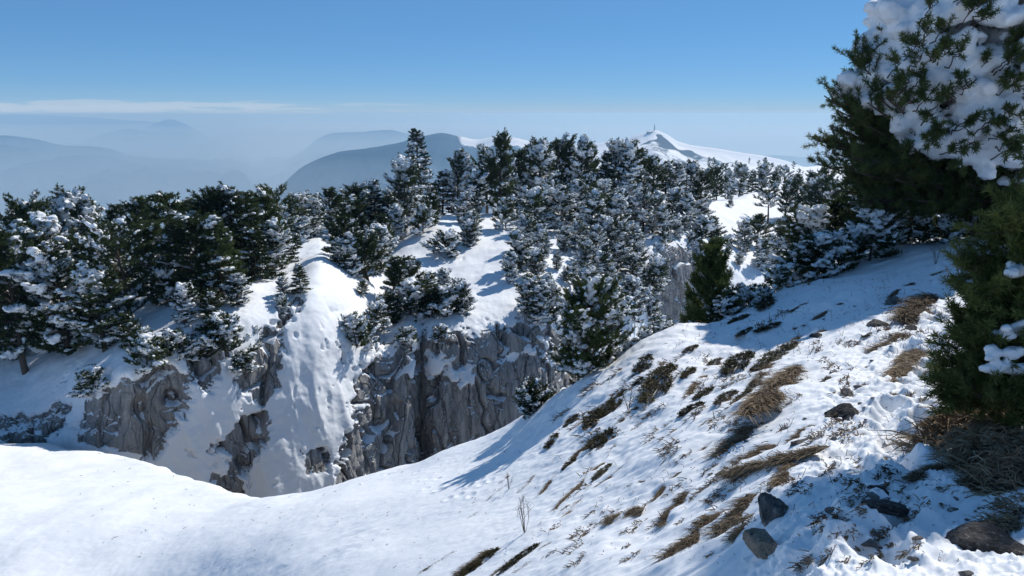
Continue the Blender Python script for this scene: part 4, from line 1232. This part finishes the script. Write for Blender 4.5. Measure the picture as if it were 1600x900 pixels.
def on_slope(name, me, a, b, width, label, cat, group=None, hz=1.0, sink=0.0, natural=.34, flat=True):
    """lay a unit-long mesh from the uphill point a to the downhill point b of the slope (pixels of sight lines)"""
    pa, na = sight(NEAR, *a); pb, nb_ = sight(NEAR, *b)
    mid, nm = sight(NEAR, (a[0] + b[0]) / 2, (a[1] + b[1]) / 2)
    if pa is None or pb is None or mid is None: return None
    X = pb - pa; L = np.linalg.norm(X)
    pc = P(a[0], a[1], mid[1])
    wpx = np.linalg.norm(mid - CAM) / F * width
    nm = nm * np.sign(nm[2]) * .6 + np.array([0, 0, .6])
    X = X / L; Zv = norm(nm - X * (nm @ X)); Y = np.cross(Zv, X)
    o = bpy.data.objects.new(name, me); COL.objects.link(o)
    mat = Matrix(((X[0], Y[0], Zv[0], mid[0]), (X[1], Y[1], Zv[1], mid[1]), (X[2], Y[2], Zv[2], mid[2] - sink), (0, 0, 0, 1)))
    sy = wpx / natural * 1.45
    o.matrix_world = mat @ Matrix.Diagonal((L, max(sy, L * .18), min(L, max(sy, L * .2)) * hz, 1))
    o['label'] = label; o['category'] = cat
    if group: o['group'] = group
    return o


TUSS = {
    'on the lowest part of the slope': [((718, 859), (657, 896), 13), ((780, 853), (712, 902), 22), ((844, 845), (770, 900), 17), ((848, 868), (790, 904), 15), ((884, 836), (845, 858), 14), ((756, 795), (730, 812), 8), ((930, 810), (917, 819), 5),
        ((1004, 793), (948, 812), 22), ((1090, 758), (1044, 813), 28), ((1066, 735), (1018, 780), 13), ((1012, 750), (962, 762), 12), ((1132, 798), (1050, 868), 32), ((1005, 772), (985, 785), 8)],
    'in the streaks at mid-slope': [((801, 740), (784, 755), 9), ((792, 757), (764, 780), 7), ((843, 738), (818, 766), 10), ((826, 768), (795, 790), 6), ((891, 722), (836, 783), 15), ((952, 715), (873, 790), 15), ((930, 762), (866, 826), 14), ((992, 718), (924, 768), 14),
        ((945, 672), (868, 742), 16), ((885, 708), (850, 730), 11), ((1000, 633), (962, 667), 16), ((918, 680), (884, 697), 9), ((1012, 662), (985, 672), 7)],
    'beside the trodden path': [((1236, 575), (1172, 640), 34), ((1232, 598), (1190, 632), 34), ((1200, 650), (1136, 708), 42), ((1186, 640), (1150, 660), 20), ((1272, 700), (1130, 742), 34), ((1190, 768), (1136, 830), 50), ((1140, 672), (1088, 710), 12), ((1128, 565), (1070, 616), 15), ((1150, 707), (1110, 730), 7),
        ((1275, 662), (1232, 690), 18), ((1290, 672), (1270, 690), 10), ((1222, 690), (1150, 728), 30), ((1245, 712), (1215, 760), 26), ((1180, 800), (1150, 838), 24), ((1215, 560), (1190, 590), 20), ((1175, 668), (1135, 692), 26)],
    'high on the slope': [((1320, 470), (1272, 498), 9), ((1262, 472), (1238, 484), 7), ((1312, 500), (1268, 530), 14), ((1210, 532), (1164, 554), 8), ((1262, 515), (1238, 535), 10), ((1312, 552), (1282, 560), 8), ((1500, 415), (1452, 432), 10), ((1430, 440), (1388, 462), 8), ((1446, 462), (1412, 500), 32),
        ((1422, 520), (1372, 548), 22), ((1430, 545), (1402, 588), 26), ((1364, 570), (1336, 580), 7), ((1418, 605), (1382, 620), 12), ((1440, 505), (1405, 518), 9), ((1330, 530), (1312, 536), 4), ((1260, 505), (1240, 512), 5), ((1300, 590), (1285, 598), 5)],
    'around the foot of the right-hand pine bush': [((1560, 625), (1468, 700), 62), ((1585, 640), (1530, 730), 60), ((1492, 640), (1462, 668), 26), ((1466, 725), (1424, 748), 18), ((1610, 690), (1560, 770), 60), ((1610, 780), (1550, 850), 40), ((1548, 742), (1500, 775), 28)],
}
k = 0
for zone, L in TUSS.items():
    lr = sorted(range(len(L)), key=lambda i: L[i][0][0] + L[i][1][0])
    for i, (a_, b_, w_) in enumerate(L):
        long_ = abs(a_[0] - b_[0]) > 30 and zone != 'around the foot of the right-hand pine bush'
        me = TUS[(k % 4) + (4 if w_ < 20 and long_ else 0)]; k += 1
        on_slope('grass_tussock', me, a_, b_, w_, f'brown dead grass tuft {zone}, {ORD[lr.index(i) + 1]} from left', 'grass tuft', f'dead grass tufts {zone}', 1.3 if 'foot' in zone else .62, sink=.02)

SHR = [((1050, 572), (1010, 628), 30), ((1016, 556), (996, 584), 18), ((982, 610), (936, 656), 18), ((940, 640), (918, 672), 24), ((905, 648), (884, 668), 14), ((872, 678), (854, 702), 13), ((965, 672), (925, 708), 30),
       ((1246, 534), (1180, 580), 20), ((1172, 553), (1136, 585), 24), ((1220, 505), (1180, 520), 12), ((1175, 512), (1150, 528), 8), ((1115, 605), (1085, 625), 12), ((1150, 612), (1120, 632), 14), ((1175, 610), (1150, 628), 12), ((1100, 630), (1060, 652), 16), ((1085, 575), (1066, 592), 12),
       ((1128, 560), (1104, 580), 12), ((1304, 582), (1286, 600), 9), ((1208, 470), (1185, 484), 14), ((1170, 492), (1140, 506), 10), ((1090, 540), (1068, 552), 9), ((780, 858), (722, 900), 16), ((842, 850), (780, 896), 11), ((1140, 490), (1115, 508), 12), ((1196, 590), (1168, 612), 12), ((1362, 520), (1350, 528), 5),
       ((955, 725), (925, 752), 9), ((900, 716), (880, 735), 10), ((1048, 508), (1020, 530), 22), ((1005, 590), (990, 604), 12)]
lr = sorted(range(len(SHR)), key=lambda i: SHR[i][0][0] + SHR[i][1][0])
for i, (a_, b_, w_) in enumerate(SHR):
    on_slope('juniper_shrub', JUN[i % 4], a_, b_, w_ * 1.0, f'low brownish-green juniper shrub poking from the near snow slope, {ORD[lr.index(i) + 1]} from left', 'shrub', 'juniper shrubs on the near snow slope', .55, .0, .5)

ROCKS = [  # centre, width, height in the picture, kind, label
    (1214, 775, 76, 96, 'stone', 'tall grey boulder standing among dead grass left of the shaded path', (.9, .9, 1.9)),
    (1200, 842, 80, 52, 'tanstone', 'pale tan boulder in the snow just below the tall grey boulder', (1.1, 1.0, .8)),
    (1216, 633, 34, 15, 'stone', 'flat grey slab beside the big grass tufts at mid-slope', (1.2, .8, .4)),
    (1326, 638, 56, 32, 'darkstone', 'dark blocky rock alone on the sunny snow right of the grass', (1.1, .9, .7)),
    (1327, 610, 34, 15, 'stone', 'small reddish-grey rock just above the dark blocky rock', (1.1, .8, .5)),
    (1256, 682, 40, 26, 'stone', 'grey rock half sunk in snow above the tall grey boulder', (1.1, .9, .6)),
    (1278, 521, 24, 15, 'darkstone', 'small dark rock beside a grass streak high on the slope', (1, .8, .6)),
    (1393, 470, 34, 17, 'stone', 'upper grey rock near the top of the sunny slope', (1.2, .8, .5)),
    (1376, 501, 36, 20, 'darkstone', 'dark rock under the upper grey rock on the sunny slope', (1.1, .9, .6)),
    (1426, 512, 26, 9, 'darkstone', 'thin dark slab right of the dark rock high on the slope', (1.2, .7, .4)),
    (1412, 791, 76, 26, 'darkstone', 'large flat dark stone in the shaded trodden snow', (1.2, .9, .4)),
    (1382, 762, 40, 12, 'darkstone', 'narrow dark stone behind the large flat stone in shaded snow', (1.2, .9, .3)),
    (1340, 750, 24, 12, 'darkstone', 'smallest dark stone at the edge of the shaded snow', (1.1, .9, .4)),
    (1558, 830, 84, 96, 'darkstone', 'big dark boulder with dead grass at the lower right edge', (1.1, 1.0, 1.1)),
    (1560, 745, 74, 50, 'darkstone', 'dark boulder under the grass below the pine bush', (1.1, 1.0, .8)),
    (1512, 752, 36, 30, 'darkstone', 'small dark rock left of the boulder below the pine bush', (1, .9, .8)),
    (1140, 688, 30, 22, 'stone', 'grey rock wedged between two grass tufts at mid-slope', (1.1, .8, .7)),
    (930, 656, 20, 28, 'darkstone', 'dark upright stone among the shrubs near the gorge rim', (.9, .8, 1.2)),
]
for i, (x_, y_, w_, h_, m_, lab, shp) in enumerate(ROCKS):
    p, n = sight(NEAR, x_, y_ + h_ * .3)
    if p is None: continue
    s = np.linalg.norm(p - CAM) / F * w_ * .95
    o = bpy.data.objects.new('rock', RCK[m_][i % len(RCK[m_])]); COL.objects.link(o)
    o.location = p + np.array([0, 0, -s * .07 * shp[2]]); o.rotation_euler = (.2 * math.sin(i * 3), .25 * math.cos(i * 5), i * 1.9)
    o.scale = (s * shp[0], s * shp[1], s * shp[2])
    o['label'] = lab; o['category'] = 'rock'

# bare stems
def twig_mesh(seed, n=7, spread=.5):
    rs = np.random.RandomState(seed); t = Tubes()
    for k in range(n):
        az = rs.uniform(0, 6.28); r = rs.uniform(.1, spread)
        e = np.array([math.cos(az) * r, math.sin(az) * r, rs.uniform(.55, 1.0)])
        m = e * [.35, .35, .5] + rs.randn(3) * .04
        t.add([[0, 0, -.08], m, e], .010, .004, 4)
        for j in range(4):
            f = rs.uniform(.3, .95); b = m + (e - m) * f
            t.add([b, b + rs.randn(3) * .07 + [0, 0, .05], b + rs.randn(3) * .10 + [0, 0, .13]], .005, .002, 3)
    return t.mesh('bare_twigs', M['twig'])
for i, (x_, y_, hpx, lab) in enumerate([(820, 832, 58, 'bare twiggy stems rising from the smooth snow at lower centre'), (1518, 482, 80, 'leafless dark twigs beside the pine bush against sunlit snow'), (1498, 540, 60, 'shorter leafless twigs left of the pine bush'),
                                         (795, 764, 26, 'tiny bare twigs above a thin grass streak at lower left'), (982, 640, 40, 'thin bare stems among junipers near the gorge rim'), (1085, 655, 30, 'bare stems beside the scattered junipers at mid-slope'), (1462, 412, 30, 'bare stems at the edge of the shaded snow strip')]):
    p, n = sight(NEAR, x_, y_)
    if p is None: continue
    s = np.linalg.norm(p - CAM) / F * hpx
    o = bpy.data.objects.new('bare_twigs', twig_mesh(300 + i)); COL.objects.link(o)
    o.location = p; o.scale = (s, s, s); o['label'] = lab; o['category'] = 'twigs'

# dry stalks and litter nobody could count
rs = np.random.RandomState(17)
t = Tubes()
for k in range(520):
    if rs.rand() < .6: x_, y_ = rs.uniform(1050, 1500), rs.uniform(430, 560)
    else: x_, y_ = rs.uniform(860, 1420), rs.uniform(560, 800)
    p, n = sight(NEAR, x_, y_)
    if p is None: continue
    L = rs.uniform(.05, .22) * (1 if y_ < 560 else .6)
    d = norm(np.array([-.3, -.2, .8]) + rs.randn(3) * .45)
    t.add([p, p + d * L * .5, p + d * L + np.array([-.03, -.02, -.04]) * L / .1], .0022 + .00010 * np.linalg.norm(p), .0012, 3)
for k in range(650):
    x_, y_ = (rs.uniform(900, 1500), rs.uniform(480, 880)) if rs.rand() < .75 else (rs.uniform(100, 900), rs.uniform(700, 890))
    p, n = sight(NEAR, x_, y_)
    if p is None: continue
    L = rs.uniform(.01, .05) * np.linalg.norm(p) / 9
    d = norm(rs.randn(3) * [1, 1, .15])
    t.add([p + [0, 0, .004], p + d * L * .5 + [0, 0, .008], p + d * L + [0, 0, .004]], .0035 * np.linalg.norm(p) / 9, .002, 3)
for k in range(420):
    x_, y_ = rs.uniform(860, 1480), rs.uniform(440, 880)
    if fbm(np.array([[x_ * .006, y_ * .012, 3.3]]), 2)[0] < -.05: continue
    p, n = sight(NEAR, x_, y_); p2_, _ = sight(NEAR, x_ - 14, y_ + 11)
    if p is None or p2_ is None: continue
    dn = norm(p2_ - p); s_ = np.linalg.norm(p - CAM) / 9 * rs.uniform(.5, 1.3)
    for j in range(rs.randint(14, 34)):
        b = p + dn * rs.uniform(-.13, .13) * s_ + np.cross(n, dn) * rs.randn() * .028 * s_ + [0, 0, -.004]
        d = norm(dn + [0, 0, .35] + rs.randn(3) * .4); L = rs.uniform(.03, .10) * s_
        t.add([b, b + d * L * .5 + [0, 0, .006], b + d * L], .0055 * s_, .0025, 3)
V_, F_, nv_ = [], [], 0
iv, if_ = ico(2)
for k in range(110):
    x_, y_ = [(rs.normal(1215, 45), rs.normal(690, 70)), (rs.normal(1330, 60), rs.normal(640, 60)), (rs.normal(1400, 40), rs.normal(490, 35)), (rs.normal(1400, 90), rs.normal(770, 45)), (rs.normal(1540, 40), rs.normal(790, 40))][k % 5]
    p, n = sight(NEAR, x_, y_)
    if p is None: continue
    s_ = rs.uniform(.008, .03) * (1 if rs.rand() < .85 else 2.0)
    v_ = iv.copy()
    for c_ in range(6):
        nn_ = norm(rs.randn(3)); dd_ = v_ @ nn_ - rs.uniform(.4, .75); v_ -= np.where(dd_ > 0, dd_, 0)[:, None] * nn_
    V_.append(v_ * [1.2, .8, .5] * s_ + p - [0, 0, s_ * .05]); F_.append(if_ + nv_); nv_ += len(iv)
link('rubble', mesh_np('rubble', np.concatenate(V_), [np.concatenate(F_)], M['stone'], False), kind='stuff')
link('dry_grass', t.mesh('dry_grass', M['straw']), kind='stuff')
# ------------------------------------------------------------------ render settings
SC.render.engine = 'CYCLES'
SC.view_settings.view_transform = 'Standard'
SC.view_settings.look = 'None'
SC.view_settings.exposure = 0.15
SC.view_settings.gamma = 1.0
SC.view_settings.use_curve_mapping = False
cy = SC.cycles
cy.use_denoising = True
cy.denoiser = 'OPENIMAGEDENOISE'
cy.max_bounces = 6
cy.diffuse_bounces = 2
cy.glossy_bounces = 2
cy.transmission_bounces = 3
cy.volume_bounces = 1
cy.transparent_max_bounces = 8
cy.sample_clamp_indirect = 6
cy.use_adaptive_sampling = True
cy.adaptive_threshold = .01
